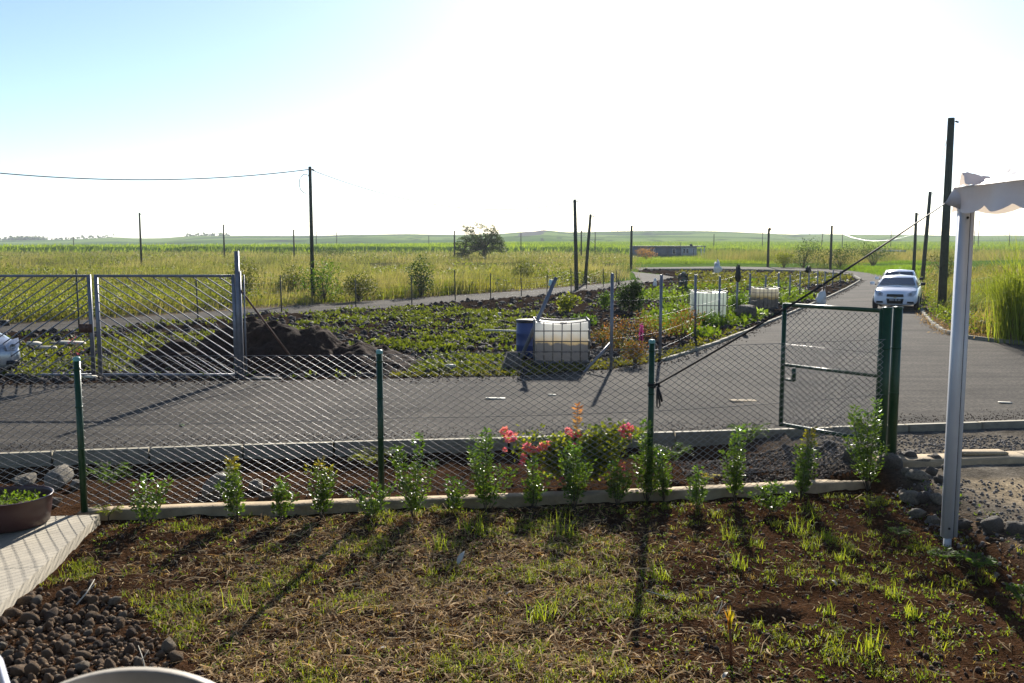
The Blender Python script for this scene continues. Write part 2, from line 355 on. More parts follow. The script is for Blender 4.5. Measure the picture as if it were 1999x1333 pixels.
# ---------------------------------------------------------------- terrain
ridge_u = [-400, 0, 100, 160, 230, 300, 370, 500, 640, 800, 890, 985, 1020, 1045, 1060, 1080, 1110, 1300, 1400, 1500, 1560, 1620, 1690, 1999, 2500]
ridge_y = [474, 472, 471, 467, 463, 467, 461, 460, 461, 459, 461, 458, 455, 453, 450.5, 452, 454.5, 453, 455, 458.5, 460, 460.5, 461, 461, 461]
mid_u = [-400, 0, 250, 500, 800, 1000, 2500]; mid_y = [489, 486, 482.5, 478.5, 475, 471.5, 471]
def height(x, y):
    x = np.asarray(x, float); y = np.asarray(y, float); yy = np.maximum(y, 5.0); u = np.clip(1000+1800*x/yy, -400, 2500)
    zm = CZ-(np.interp(u, mid_u, mid_y)-HOR)*650/F-1.7
    zr = CZ-(np.interp(u, ridge_u, ridge_y)-HOR)*1300/F
    zr = zr+0*x
    dip = -.3-.45*sst(1150, 1230, u)
    z = np.where(yy < 210, dip*sst(95, 190, yy), 0)
    z = np.where(yy >= 210, dip+(zm-dip)*sst(210, 650, yy), z)
    b = sst(650, 1300, yy)
    und = (fbm(x/160, yy/90, 5, 3)-.5)*9*sst(650, 900, yy)*(1-sst(1150, 1300, yy))
    z = np.where(yy >= 650, zm+(zr-zm)*b+und, z)
    z = np.where(yy > 1300, zr-(yy-1300)*.02, z)
    return z-.02
def gap(x, y, pl): return inpoly(x, y, pl)
yrows = [-30, 0, 8, 11, 12]
y = 13.0
while y < 3500: yrows.append(y); y += max(.16, (y*.0085 if y < 120 else y*.02))
xs = np.sinh(np.linspace(-1, 1, 341)*5.3)/np.sinh(5.3); xcols = np.sign(xs)*0
k = np.linspace(-1, 1, 381); xcols = k*22+np.sign(k)*np.abs(k)**9*2600
X, Y = np.meshgrid(xcols, np.array(yrows)); Z = height(X, Y)
inP = inpoly(X, Y, PLOT); inR = inpoly(X, Y, ROAD); inB = inpoly(X, Y, BACK)
dEdge = np.minimum(pdist(X, Y, plot_front), np.minimum(pdist(X, Y, plot_back), pdist(X, Y, plot_far)))
lum = (fbm(X*1.3, Y*1.1, 3)-.5)*.22+(fbm(X*4, Y*3.4, 8, 2)-.5)*.14
berm = .14*np.exp(-((pdist(X, Y, plot_back)-1.4)/1.0)**2)*fbm(X*.8, Y*.8, 11, 3)*1.6
Z = np.where(inP, Z+.02+(lum+berm)*sst(.1, .8, dEdge), Z)
Z = np.where(inR | inB, -.05, Z)
Z = np.where((~inP) & (~inR) & (~inB) & (Y < 200) & (Y > 13), Z+(fbm(X*.7, Y*.5, 4, 3)-.4)*.25*sst(.2, 2, np.minimum(pdist(X, Y, back_far), pdist(X, Y, right_edge))), Z)
nk = Y < kerb_y(X)+.6
Z = np.where(nk, -.9, Z)
n1 = fbm(X/6, Y/8, 21, 4); n2 = fbm(X/1.2, Y/1.5, 22, 3)
C = np.zeros(X.shape+(3,))
mead = cmix((.10, .085, .04), (.07, .085, .03), n1.ravel()).reshape(C.shape)
C[:] = mead
dirt = np.array((.17, .13, .095)); dR = np.minimum(pdist(X, Y, back_far), pdist(X, Y, right_edge)); t = (1-sst(.2, 2.2, dR+n2*1.5-.7))[..., None]
C = C*(1-t)+dirt*t
C[inP] = cmix((.022, .015, .011), (.045, .032, .024), n2[inP])
lawn = (~inP) & (~inR) & (Y > 60) & (Y < 200) & (X > .13*Y-2)
C[lawn] = cmix((.06, .12, .02), (.11, .17, .035), n1[lawn])
far = Y > 205
u = 1000+1800*X/np.maximum(Y, 1)
cf = cmix((.08, .15, .02), (.12, .20, .03), fbm(X/30, Y/60, 31, 3).ravel()).reshape(C.shape)
C[far] = cf[far]
hill = Y > 640
band = fbm(u/330, Y/70, 41, 2)
ch = cmix((.08, .15, .035), (.17, .25, .06), sst(.35, .6, band).ravel()).reshape(C.shape)
C[hill] = ch[hill]
edge = hill & (np.abs(((band*9) % 1)-.5) < .05); C[edge] = (.03, .055, .03)
C[(Y > 640) & (Y < 690)] = (.03, .06, .028)
bare = (Y > 900) & (np.abs(u-1040-(Y-1100)*.08) < 26*(1+.8*(n1-.5))) & (Y < 1320); C[bare] = (.09, .085, .085)
nx, ny = X.shape[1], X.shape[0]
idx = np.arange(nx*ny).reshape(ny, nx); Q = np.stack([idx[:-1, :-1], idx[:-1, 1:], idx[1:, 1:], idx[1:, :-1]], -1).reshape(-1, 4)
props(link(mesh('terrain', np.stack([X, Y, Z], -1), Q, None, M_ter, C.reshape(-1, 3), True)), kind='structure')
def hz(x, y): return float(height(np.array([x]), np.array([y]))[0])
# roads: flat sheets, fanned by bmesh
def sheet(name, poly, z, mat):
    import bmesh
    bm = bmesh.new(); vs = [bm.verts.new((a, b, z)) for a, b in poly]; f = bm.faces.new(vs); bmesh.ops.triangulate(bm, faces=[f]); bmesh.ops.recalc_face_normals(bm, faces=bm.faces)
    me = bpy.data.meshes.new(name); bm.to_mesh(me); bm.free(); me.materials.append(mat)
    if me.polygons[0].normal.z < 0: me.flip_normals()
    return props(link(me), kind='structure')
sheet('road', ROAD, 0.0, M_asph)
sheet('back_road', BACK, 0.004, M_asph)
# kerbs
def resample(line, step):
    out = [np.array(line[0])]; acc = 0
    pts = [np.array(p) for p in line]; cur = pts[0]; i = 1
    need = step
    while i < len(pts):
        L = np.linalg.norm(pts[i]-cur)
        if L >= need: cur = cur+(pts[i]-cur)/L*need; out.append(cur); need = step
        else: need -= L; cur = pts[i]; i += 1
    return out
def kerb(name, line, step, wid, ztop, depth, off, mat, gapw=.03):
    root = thing(name, None, None, kind='structure'); pts = resample(line, step); i = 0
    sh = MB().box((0, 0, 0), (1, 1, 1)).mesh('kerb_stone', mat)
    for a, b in zip(pts[:-1], pts[1:]):
        d = b-a; L = np.linalg.norm(d); ang = math.atan2(d[1], d[0]); nrm = np.array([-d[1], d[0]])/L; c = (a+b)/2+nrm*off
        o = link(sh, root, 'kerb_stone'); o.location = (c[0], c[1], ztop-depth/2+random.uniform(-.006, .006)); o.rotation_euler = (random.uniform(-.01, .01), 0, ang+random.uniform(-.006, .006))
        o.scale = (L-gapw, wid, depth)
kerb('kerb', near_kerb, 1.2, .15, .02, .5, -.075, M_conc, .035)
kerb('right_kerb', right_edge[1:10], .9, .12, .10, .4, -.06, M_conc)
kerb('plot_kerb', plot_front[6:], .9, .12, .05, .4, .06, M_conc)
kerb('far_kerb', plot_far, 1.4, .12, .12, .4, .06, M_conc)
# ---------------------------------------------------------------- garden ground
GX = 4.42
def gheight(x, y):
    x = np.asarray(x, float); y = np.asarray(y, float)
    base = -.24+0*x
    beam = beam_y(x)
    strip = sst(-.1, .3, y-beam)
    base = base+strip*(.0+.16*sst(2.6, 4.6, x))+.075*sst(.75, .15, kerb_y(x)-y)*(x < 4)
    ex = GX+.12*np.sin(y*2.1)
    r = sst(ex-.05, ex+.45, x)
    base = base*(1-r)+(-.07)*r
    base = base-.12*sst(0, .8, 6.6-y)*0
    hole = P(1490, 1218, -.3); base = base-.13*np.exp(-(((x-hole[0])/.28)**2+((y-hole[1])/.17)**2)**2)
    base = base+.035*np.exp(-(np.hypot((x-hole[0])/.45, (y-hole[1]+.25)/.2)**2))
    n = (fbm(x*1.1, y*1.3, 51, 3)-.5)*.07+(fbm(x*5, y*5, 52, 3)-.5)*.055+(fbm(x*17, y*17, 53, 2)-.5)*.022
    return base+n*(1-.6*r)
_bx = [P(x, y, -.15)[:2] for x, y in [(150, 1003), (200, 1001), (700, 984), (1270, 964), (1700, 942), (1760, 939)]]
def beam_y(x): return np.interp(x, [p[0] for p in _bx], [p[1] for p in _bx])
gx = np.concatenate([np.linspace(-14, -5.6, 40), np.linspace(-5.5, 6.5, 270), np.linspace(6.6, 14, 40)]); tt = np.linspace(0, 1, 215)
Xg, T = np.meshgrid(gx, tt); Yg = 1.2+(kerb_y(Xg)-.02-1.2)*T**.85; Zg = gheight(Xg, Yg)
c1 = cmix((.030, .016, .009), (.072, .038, .020), fbm(Xg*1.8, Yg*1.8, 61, 4).ravel()).reshape(Xg.shape+(3,))
c2 = cmix((.10, .088, .072), (.19, .165, .13), fbm(Xg*2.2, Yg*2.2, 62, 4).ravel()).reshape(Xg.shape+(3,))
grav = np.maximum(sst(GX+.05, GX+.6, Xg), sst(3.0, 4.4, Xg)*sst(.25, .7, Yg-beam_y(Xg)))[..., None]
sand = (sst(GX+.8, GX+1.5, Xg+(fbm(Xg, Yg, 63)-.5))*sst(8.5, 10.2, Yg)*(1-sst(10.6, 10.9, Yg)))[..., None]
c2 = c2*(1-sand)+np.array((.30, .24, .16))*sand
lft = sst(0, 1, -5-Xg)[..., None]; c1 = c1*(1-lft*.2)
Cg = c1*(1-grav)+c2*grav
nx, ny = Xg.shape[1], Xg.shape[0]; idx = np.arange(nx*ny).reshape(ny, nx)
Q = np.stack([idx[:-1, :-1], idx[:-1, 1:], idx[1:, 1:], idx[1:, :-1]], -1).reshape(-1, 4)
props(link(mesh('garden_ground', np.stack([Xg, Yg, Zg], -1), Q, None, M_soil, Cg.reshape(-1, 3), True)), kind='structure')
def gz(x, y): return float(gheight(np.array([x]), np.array([y]))[0])
def GP(px, py, z=-.25):
    p = P(px, py, z); p[2] = gz(p[0], p[1]); return p
# edging beam, doorstep beam and path
def strip_block(root, name, pts, wid, ztop, depth, mat, jitter=.0):
    for (a, b) in zip(pts[:-1], pts[1:]):
        a = np.array(a); b = np.array(b); d = b-a; L = np.linalg.norm(d); u_ = d/L; n_ = np.array([-u_[1], u_[0]]); k = max(1, int(L/.35)); m = MB()
        vs = []
        for i in range(k+1):
            p = a+d*i/k; e = [random.uniform(-jitter, jitter) for _ in range(3)]
            if i in (0, k): e = [0, 0, 0]
            vs += [[*(p+n_*(e[0])), ztop+e[2]*.5], [*(p+n_*(wid+e[1])), ztop+e[2]*.3], [*(p+n_*(wid+e[1])), ztop-depth], [*(p+n_*e[0]), ztop-depth]]
        q = [[4*i+j, 4*i+(j+1) % 4, 4*i+4+(j+1) % 4, 4*i+4+j] for i in range(k) for j in range(4)]+[[3, 2, 1, 0], [4*k, 4*k+1, 4*k+2, 4*k+3]]
        m.add(vs, q).build(name, mat, root)
root = thing('edging_beam', 'long low mortar edging beam under the chain link fence behind the young hedge plants', 'edging')
strip_block(root, 'beam_section', [np.array(p)+(0, 0) for p in [_bx[0], _bx[2], _bx[3], _bx[4]]], .23, -.145, .3, M_beam, .012)
root = thing('threshold_beam', 'pale concrete threshold beam lying right of the green gate posts', 'edging')
tb = [P(1738, 906, -.02)[:2], P(2020, 896, -.02)[:2], P(2300, 885, -.02)[:2]]
strip_block(root, 'beam_section', tb, .42, -.01, .3, M_beam, .012)
b0 = P(1905, 884, .0); o = MB().box((0, 0, 0), (.75, .22, .03), Rz(.07)).build('plank', M_beam); o.location = (b0[0], b0[1], .008)
props(o, 'short flat pale board lying on the concrete threshold beam behind the tent pole', 'board')
path_pts = [P(0, 1180, -.12)[:2], P(195, 1004, -.12)[:2]]
d = (path_pts[1]-path_pts[0]); path_s = path_pts[0]-d*1.2; e = path_pts[1]
m = MB(); poly = [path_s, e, e+(-3.5, -.48), path_s+(-6, 0)]
vs = [[*p, -.12] for p in poly]+[[*p, -.5] for p in poly]
m.add(vs, [[0, 1, 2, 3], [0, 4, 5, 1], [1, 5, 6, 2]]).build('path', M_path)
props(bpy.data.objects['path'], kind='structure')
# ---------------------------------------------------------------- pebbles
root = thing('pebble_bed', None, None, kind='structure')
poly = [(-160, 1200), (30, 1175), (110, 1145), (190, 1145), (235, 1180), (285, 1210), (325, 1260), (350, 1333), (350, 1420), (-160, 1420)]
cnt = 0; tries = 0; placed = []
while cnt < 330 and tries < 30000:
    tries += 1; px = random.uniform(-120, 400); py = random.uniform(1140, 1400)
    if not inpoly(np.array([px+random.uniform(-18, 18)]), np.array([py+random.uniform(-9, 9)]), poly)[0]: continue
    p = P(px, py, -.22); r = random.choice([.024, .034, .04, .046, .062])*random.uniform(.85, 1.2)
    if p[0] < np.interp(p[1], [path_s[1], e[1]], [path_s[0], e[0]])+.04: continue
    if any((p[0]-q[0])**2+(p[1]-q[1])**2 < (.70*(r+q[2]))**2 for q in placed): continue
    placed.append((p[0], p[1], r)); cnt += 1
    if cnt > 295: break
    o = link(random.choice(PEBB), root, 'pebble'); o.location = (p[0], p[1], gz(p[0], p[1])+r*.12+random.uniform(-.01, .018)); o.rotation_euler = [random.uniform(0, 6) for _ in range(3)]
    o.scale = (r*1.1, r, r*.9)
def pebble_mass(name, label, cat, pts, rs, mat, base=ICO1, parent=None, zo=.2, sqz=.75):
    v, f = base; N = len(pts); rr = np.random.default_rng(len(pts)); A = rr.normal(size=(N, 3, 3)); q, _ = np.linalg.qr(A)
    vv = v[None]*(1+rr.uniform(-.28, .28, (N, len(v), 1))); vv = vv*np.array([1, .85, sqz]); vv = np.einsum('nij,nkj->nki', q, vv)*rs[:, None, None]+pts[:, None]
    ff = f[None]+(np.arange(N)*len(v))[:, None, None]
    o = link(mesh(name, vv, None, ff, mat)); 
    if parent: o.parent = parent
    return props(o, label, cat, kind='stuff')
N = 900; q = rng.uniform(0, 1, (N, 2)); pts = np.array([P(-60+a*390, 1160+b*240, -.24) for a, b in q]); keep = inpoly(-60+q[:, 0]*390, 1160+q[:, 1]*240, poly); pts = pts[keep]; pts[:, 2] = gheight(pts[:, 0], pts[:, 1])+.005
keep = pts[:, 0] > np.interp(pts[:, 1], [path_s[1], e[1]], [path_s[0], e[0]])+.03; pts = pts[keep]
pebble_mass('small_stones', None, None, pts, rng.uniform(.010, .03, len(pts)), M_pebble, parent=root)
# soil clods over the garden
N = 9000; px_ = rng.uniform(-4.8, 5.2, N); py_ = 5.3+rng.uniform(0, 1, N)**1.3*6; pts = np.stack([px_, py_, gheight(px_, py_)], 1)
kp = (px_ > np.interp(py_, [path_s[1], e[1]], [path_s[0], e[0]])+.03) & (np.abs(py_-beam_y(px_)-.08) > .12) & (py_ < kerb_y(px_)-.2); pts = pts[kp]
M_clod = solid('soil_clod', (.050, .027, .016), .95, var=.45, scale=5)
pebble_mass('soil_clods', 'loose brown crumbs and clods of soil scattered over the garden bed', 'soil', pts, rng.uniform(.004, .017, len(pts))*rng.choice([1, 1, 1, 1.8], len(pts)), M_clod)
# gravel of the driveway strip
N = 9000; a = rng.uniform(4.3, 9, N); b = rng.uniform(6, 13.2, N); kp = b < kerb_y(a)-.18; a = a[kp]; b = b[kp]
kp = ~((b > 10.7) & (b < 11.6)); kp &= rng.uniform(0, 1, len(a)) < np.where(b > 11.5, 1, .45); a = a[kp]; b = b[kp]
pts = np.stack([a, b, gheight(a, b)+.004], 1); M_grv = solid('grey_gravel', (.14, .125, .11), .9, var=.4, scale=3)
pebble_mass('gravel', 'grey gravel spread behind and in front of the threshold beam', 'gravel', pts, rng.uniform(.008, .026, len(pts)), M_grv)
M_clod2 = solid('grey_brown_grit', (.085, .065, .05), .95, var=.5, scale=4)
a = rng.uniform(2.2, 4.6, 2600); b = beam_y(a)+.25+rng.uniform(0, 1, 2600)*1.6; kp = b < kerb_y(a)-.18; a = a[kp]; b = b[kp]
pts = np.stack([a, b, gheight(a, b)+.004], 1); pebble_mass('gravel_patch', 'dark gravel and earth between the kerb and the fence below the green gate', 'gravel', pts, rng.uniform(.008, .026, len(a)), M_clod2)
# ---------------------------------------------------------------- rocks
def rock(px, py, rpx, label, pale=False, z=None, sq=1, group=None):
    p = GP(px, py) if z is None else P(px, py, z); r = rpx/F*p[1]
    o = link(random.choice(ROCKS2 if pale else ROCKS), None, 'rock'); o.location = (p[0], p[1], p[2]+r*.35*sq); o.scale = (r, r*.85, r*.9*sq); o.rotation_euler = (random.uniform(-.3, .3), random.uniform(-.3, .3), random.uniform(0, 6))
    props(o, label, 'rock', group)
rock(50, 948, 24, 'pale rock at the left frame edge beyond the brown pot, farthest left', True)
rock(112, 950, 34, 'large pale rock beyond the brown pot beside the first green fence post', True)
rock(28, 985, 30, 'grey lichen covered rock just behind the rim of the brown pot', True)
rock(100, 990, 20, 'small mossy rock right of the brown pot behind the fence', True)
rock(150, 955, 18, 'brown rock touching the first green fence post', True)
rock(432, 965, 42, 'biggest grey boulder behind the fence among the left hedge plants', True)
rock(500, 958, 22, 'round grey stone right beside the biggest boulder', True)
rock(520, 975, 16, 'flat tan stone on the soil right of the biggest boulder')
rock(60, 1000, 14, 'tiny stone between pot and fence post')
rock(1664, 925, 30, 'large dark rock behind the last hedge plant left of the gate posts')
rock(1618, 895, 16, 'brown pointed stone below the bottom rail of the green gate')
rock(1596, 905, 12, 'small brown stone under the green gate near its free end')
rock(1737, 940, 27, 'brown rounded boulder at the foot of the green gate posts')
G = 'stones of the low retaining edge between gate and tent pole'
SL = {(1775, 925): 'large stone at the top of the retaining edge, right beside the brown gate boulder', (1800, 935): 'small pale stone in the top row of the retaining edge', (1825, 928): 'upper right stone of the retaining edge under the threshold beam', (1768, 955): 'small pale stone just below the brown gate boulder',
 (1790, 965): 'big pale stone in the middle of the retaining edge', (1815, 955): 'dark stone in the middle row of the retaining edge, right of the big pale one', (1835, 970): 'dark stone of the retaining edge touching the left side of the tent pole', (1778, 985): 'largest pale stone in the lower left of the retaining edge',
 (1805, 990): 'dark stone in the lower middle of the retaining edge', (1830, 1000): 'pale lower stone of the retaining edge next to the tent pole', (1790, 1012): 'lowest pale stone of the retaining edge on the left', (1822, 1025): 'lowest stone of the retaining edge just left of the tent pole foot',
 (1762, 975): 'smallest stone at the left end of the retaining edge', (1845, 945): 'small stone of the retaining edge almost behind the tent pole'}
for x, y, r in [(1775, 925, 20), (1800, 935, 14), (1825, 928, 16), (1768, 955, 14), (1790, 965, 20), (1815, 955, 16), (1835, 970, 15), (1778, 985, 22), (1805, 990, 18), (1830, 1000, 17), (1790, 1012, 19), (1822, 1025, 14), (1762, 975, 12), (1845, 945, 12)]:
    rock(x, y, r, SL[(x, y)], x % 2 == 0, group=G)
rock(1882, 1045, 17, 'dark stone just right of the foot of the tent pole')
rock(1938, 1068, 27, 'big rounded stone on the soil edge right of the tent pole, left of a pair')
rock(1980, 1078, 25, 'big rounded stone at the right frame edge, right of a pair')
rock(1912, 1050, 12, 'small reddish stone between the tent pole and the pair of big stones')
# ---------------------------------------------------------------- pot
pc = P(22, 1022, -.12); R_ = .40
root = thing('plant_pot', 'wide round brown plastic planter on the concrete path', 'plant pot', pc)
MB().lathe([(.0, 0), (R_*.82, 0), (R_*.9, .02), (R_*.97, .2), (R_, .29), (R_*1.02, .295), (R_*.97, .30), (R_*.955, .27), (R_*.9, .1)], n=48).build('pot_body', M_pot, root, True)
m = MB(); g = np.linspace(-1, 1, 21)
a_, b_ = np.meshgrid(g, g); rr = np.sqrt(a_**2+b_**2); sc = np.where(rr > 0, np.maximum(abs(a_), abs(b_))/np.maximum(rr, 1e-6), 0)
xx = a_*sc*R_*.94; yy = b_*sc*R_*.94; zz = .2+(fbm(xx*9+5, yy*9+5, 3)-.5)*.05; id2 = np.arange(441).reshape(21, 21)
link(mesh('potting_soil', np.stack([xx, yy, zz], -1), np.stack([id2[:-1, :-1], id2[:-1, 1:], id2[1:, 1:], id2[1:, :-1]], -1).reshape(-1, 4), None, M_clod, smooth=True), root)
N = 420; a = rng.uniform(0, 6.28, N); r = np.sqrt(rng.uniform(0, 1, N))*.30; pos = np.stack([r*np.cos(a), r*np.sin(a), .21+rng.uniform(0, .07, N)], 1)
v, t, c = leaves(pos, rdir(N, .6), rng.uniform(.02, .05, N), .022, cmix((.09, .16, .02), (.16, .22, .03), rng.uniform(0, 1, N)))
props(link(mesh('pot_seedlings', v, None, t, M_crop, c)), 'small light green seedlings growing in the brown pot', 'seedlings', kind='stuff').location = tuple(pc)
# ---------------------------------------------------------------- garden fence
fp = [P(165, 1000, -.15), P(745, 972, -.15), P(1268, 958, -.15), P(1722, 884, 0)]
fp = [V(p[0], p[1], 0) for p in fp]
fence = thing('garden_fence', 'chain link fence on green round posts along the front of the garden', 'fence', fp[0])
def loc(p): return np.asarray(p)-fp[0]
for i, (p, top) in enumerate(zip(fp[:3], [698, 684, 664])):
    zt = WD(0, top, p[1])[2]; lp = loc(p); r = .034
    o = MB().tube([lp+(0, 0, -.4), lp+(0, 0, zt-.025)], r, 16).build('post', M_green, fence, True)
    MB().lathe([(r*1.12, 0), (r*1.12, .03), (r*.9, .042), (0, .045)], lp+(0, 0, zt-.035), 16).build('cap', M_cap, o, False)
    for zz in (zt-.12, .55, 1.0): MB().tube([lp+(0, 0, zz-.008), lp+(0, 0, zz+.008)], r*1.16, 12).build('wire_tie', M_green, o)
ext = fp[0]+(fp[0]-fp[1])*1.0
topz = [WD(0, 712, fp[0][1])[2], WD(0, 697, fp[0][1])[2], WD(0, 694, fp[1][1])[2], WD(0, 681, fp[2][1])[2], WD(0, 663, fp[3][1])[2]]
bays = [(ext, fp[0], topz[0], topz[1]), (fp[0], fp[1], topz[1], topz[2]), (fp[1], fp[2], topz[2], topz[3]), (fp[2], fp[3], topz[3], topz[4])]
def chainlink(a, b, za, zb, z0, name, parent, off, w=.118, h=.074, r=.0026, sag=.0):
    a = np.asarray(a, float); b = np.asarray(b, float); L = np.linalg.norm((b-a)[:2]); u_ = (b-a)/L; u_[2] = 0; n_ = V(-u_[1], u_[0], 0)
    nw = int(L/(w/2)); P0 = []; P1 = []
    for k in range(nw+1):
        xk = k*w/2; top = za+(zb-za)*min(1, xk/L); nh = int((top-z0)/(h/2)); j = np.arange(nh+1); sgn = np.where((j+k) % 2 == 0, 1, -1)
        xx = np.clip(xk+sgn*w*.25+.002*sgn, 0, L); zz = top-j*h/2; yy = .004*sgn+.004*np.sin(xk*1.7+zz*1.3)
        sg = .012*np.sin(xk*3.1+zz*4)*.3
        pts = a[None]*[1, 1, 0]+xx[:, None]*u_+yy[:, None]*n_+np.stack([0*zz, 0*zz, zz+sg], 1)
        P0.append(pts[:-1]); P1.append(pts[1:])
    P0 = np.concatenate(P0)-off; P1 = np.concatenate(P1)-off; v, q = segs(P0, P1, r, 14)
    return props(link(mesh(name, v, q, None, M_galv, smooth=True), parent), kind='stuff')
for a, b, za, zb in bays[1:]:
    chainlink(a+(0, .045, 0), b+(0, .045, 0), za, zb, -.12, 'chain_link_mesh', fence, fp[0])
chainlink(ext, fp[0], topz[0]-.25, topz[1], -.1, 'chain_link_mesh', fence, fp[0])
for f_, sg in ((1.0, .0), (.55, .015), (.03, .01)):
    for a, b, za, zb in bays[1:]:
        z0 = -.12; pts = []
        for k in range(13):
            s = k/12; pts.append(loc(a+(b-a)*s)+(0, .05, z0+(za+(zb-za)*s-z0)*f_-sg*math.sin(math.pi*s)))
        MB().tube(pts, .0028, 5).build('tension_wire', M_galv, fence, True)
# ---------------------------------------------------------------- green gate
hp = V(*(WD(1722, 602, 12.0)[:2]), 0); zt = WD(0, 602, 12.0)[2]; yf = (CZ-zt)*F/(590-HOR)*1.0
fr = V(*(WD(1532, 590, 13.15)[:2]), 0)
gate = thing('garden_gate', 'green framed chain link garden gate standing open towards the road', 'gate', hp); zt -= .03; zb = .11
L_ = fr-hp
for nm, p in (('stile', L_*.0), ('stile', L_)):
    MB().tube([p+(0, 0, zb-.03), p+(0, 0, zt+.02)], .032, 14).build(nm, M_green, gate, True)
for nm, z_ in (('top_rail', zt), ('middle_rail', .98), ('bottom_rail', zb)):
    MB().tube([(0, 0, z_), L_+(0, 0, z_)], .028 if nm != 'middle_rail' else .022, 12).build(nm, M_green, gate, True)
chainlink(hp, fr, zt-.02, zt-.02, zb, 'gate_mesh', gate, hp, w=.10, h=.085)
MB().tube([(0, 0, 1.28), L_+(0, 0, 1.28)], .003, 5).build('tension_wire', M_galv, gate)
u_ = L_/np.linalg.norm(L_); q0 = L_-u_*.05
m = MB().box(q0-u_*.14+(0, 0, .86), (.05, .035, .18), Rz(math.atan2(u_[1], u_[0]))); m.tube([q0+(0, 0, .77), q0-u_*.15+(0, 0, .77)], .018, 8); m.build('latch', M_green, gate)
for k, (dx, dy, top, lb) in enumerate([(.06, -.02, 601, 'thick green steel gate post nearest the gate hinge, left of a pair'), (.235, .07, 600, 'thick green steel gate post standing right of its twin')]):
    p = hp+(dx, dy, 0); t_ = thing('gate_post', lb, 'post', p, group='pair of green gate posts'); z1 = WD(0, top, p[1])[2]
    MB().tube([(0, 0, -.3), (0, 0, z1)], .062, 20).build('post_tube', M_green, t_, True)
    MB().lathe([(.066, 0), (.066, .02), (0, .026)], (0, 0, z1-.012), 20).build('cap', M_green, t_)
    for zz in (.75, 1.35): MB().tube([(0, 0, zz-.01), (0, 0, zz+.01)], .066, 16).build('band', M_green, t_)
# ---------------------------------------------------------------- tent
tp = P(1851, 1062, -.2); TX, TY = tp[0], tp[1]; zt = WD(0, 404, TY)[2]; zr = WD(0, 366, TY)[2]
tent = thing('tent', 'white scalloped party tent canopy on an aluminium pole at the right edge', 'tent', (TX, TY, -.25))
pole = thing('x', None, None)
bpy.data.objects.remove(pole)
m = MB(); H_ = zt+.25
m.box((-.02, 0, H_/2+.06), (.085, .085, H_-.12)); pp = m.build('pole', M_alu, tent)
MB().box((.047, 0, H_/2+.06), (.044, .07, H_-.14)).build('pole_edge', M_alu, pp); MB().box((.0245, -.005, H_/2+.06), (.009, .068, H_-.13)).build('groove', M_dark, pp)
MB().box((-.01, 0, .04), (.055, .055, .3)).build('foot', M_alu, pp); MB().tube([(-.02, -.036, .22), (-.02, -.05, .22)], .012, 10).build('bolt', M_dark, pp)
MB().tube([(-.0, -.036, H_-.1), (-.0, -.05, H_-.1)], .012, 10).build('bolt', M_dark, pp)
zl = zt+.25; zh = zr+.25
def valance(p0, p1, name, n=96, scal=.52, hang=.065, ph=0):
    p0 = np.array(p0); p1 = np.array(p1); L = np.linalg.norm(p1-p0); s = np.linspace(0, 1, n); nr = 8; vs = []
    dn = np.array([-(p1-p0)[1], (p1-p0)[0]])/L
    for j in range(nr):
        f = j/(nr-1); drop = hang*np.abs(np.sin(math.pi*(s*L/scal+ph)))**.8*f
        z = zh-(zh-zl+.0)*f-drop+.015*np.sin(s*L*2.2)*(1-f)
        off = (.035*np.sin(s*L*5.3+ph)+.03*np.sin(s*L*11+2))*f*.6+.02*np.sin(f*3)
        xy = p0+(p1-p0)*s[:, None]+dn*off[:, None]; vs.append(np.concatenate([xy, z[:, None]], 1))
    vs = np.array(vs); id_ = np.arange(nr*n).reshape(nr, n)
    return link(mesh(name, vs, np.stack([id_[:-1, :-1], id_[:-1, 1:], id_[1:, 1:], id_[1:, :-1]], -1).reshape(-1, 4), None, M_fab, smooth=True), tent)
valance((-.09, .06), (-.09, -3.0), 'valance'); valance((3.0, .06), (-.09, .06), 'valance', ph=.3); valance((-.09, -3.0), (3.0, -3.0), 'valance'); valance((3.0, -3), (3.0, .06), 'valance')
# roof: 4 slopes with wrinkles
n = 60; s, t = np.meshgrid(np.linspace(-1, 1, n), np.linspace(-1, 1, n)); rr = np.maximum(abs(s), abs(t)); zz = zh+(1-rr)**1.15*1.15+(fbm(s*6+9, t*6+9, 71, 3)-.5)*.20*sst(0, .08, 1-rr)+.02*np.sin(s*23+t*9)*sst(.0, .1, 1-rr)*(1-sst(.1, .5, 1-rr))
zz = zz-.05*np.sin(np.pi*(1-rr))
id_ = np.arange(n*n).reshape(n, n)
link(mesh('roof_fabric', np.stack([1.455+s*1.56, -1.47+t*1.545, zz], -1), np.stack([id_[:-1, :-1], id_[:-1, 1:], id_[1:, 1:], id_[1:, :-1]], -1).reshape(-1, 4), None, M_fab, smooth=True), tent)
# crumpled flap on the corner and the pointed corner guard
m = MB(); m.add([(-.19, .03, zl+.03), (-.09, .07, zh+.0), (.0, .0, zl-.02), (-.05, -.05, zl-.03), (-.03, -.02, zh-.02)], None, [[0, 2, 1], [0, 3, 2], [0, 4, 3], [0, 1, 4]]); m.build('corner_guard', M_fab, tent)
n = 14; s, t = np.meshgrid(np.linspace(0, 1, n), np.linspace(0, 1, n))
zz = zh+.01+.13*np.sin(math.pi*t)*(1-.5*s)+.09*(fbm(s*5, t*5, 77)-.5); id_ = np.arange(n*n).reshape(n, n)
link(mesh('fabric_fold', np.stack([-.07+.28*s, .02-.12*t, zz], -1), np.stack([id_[:-1, :-1], id_[:-1, 1:], id_[1:, 1:], id_[1:, :-1]], -1).reshape(-1, 4), None, M_fab, smooth=True), tent)
for x_, y_ in ((3.0, 0), (3.0, -2.95), (0, -2.95)): MB().box((x_, y_, H_/2), (.12, .09, H_)).build('pole', M_alu, tent)
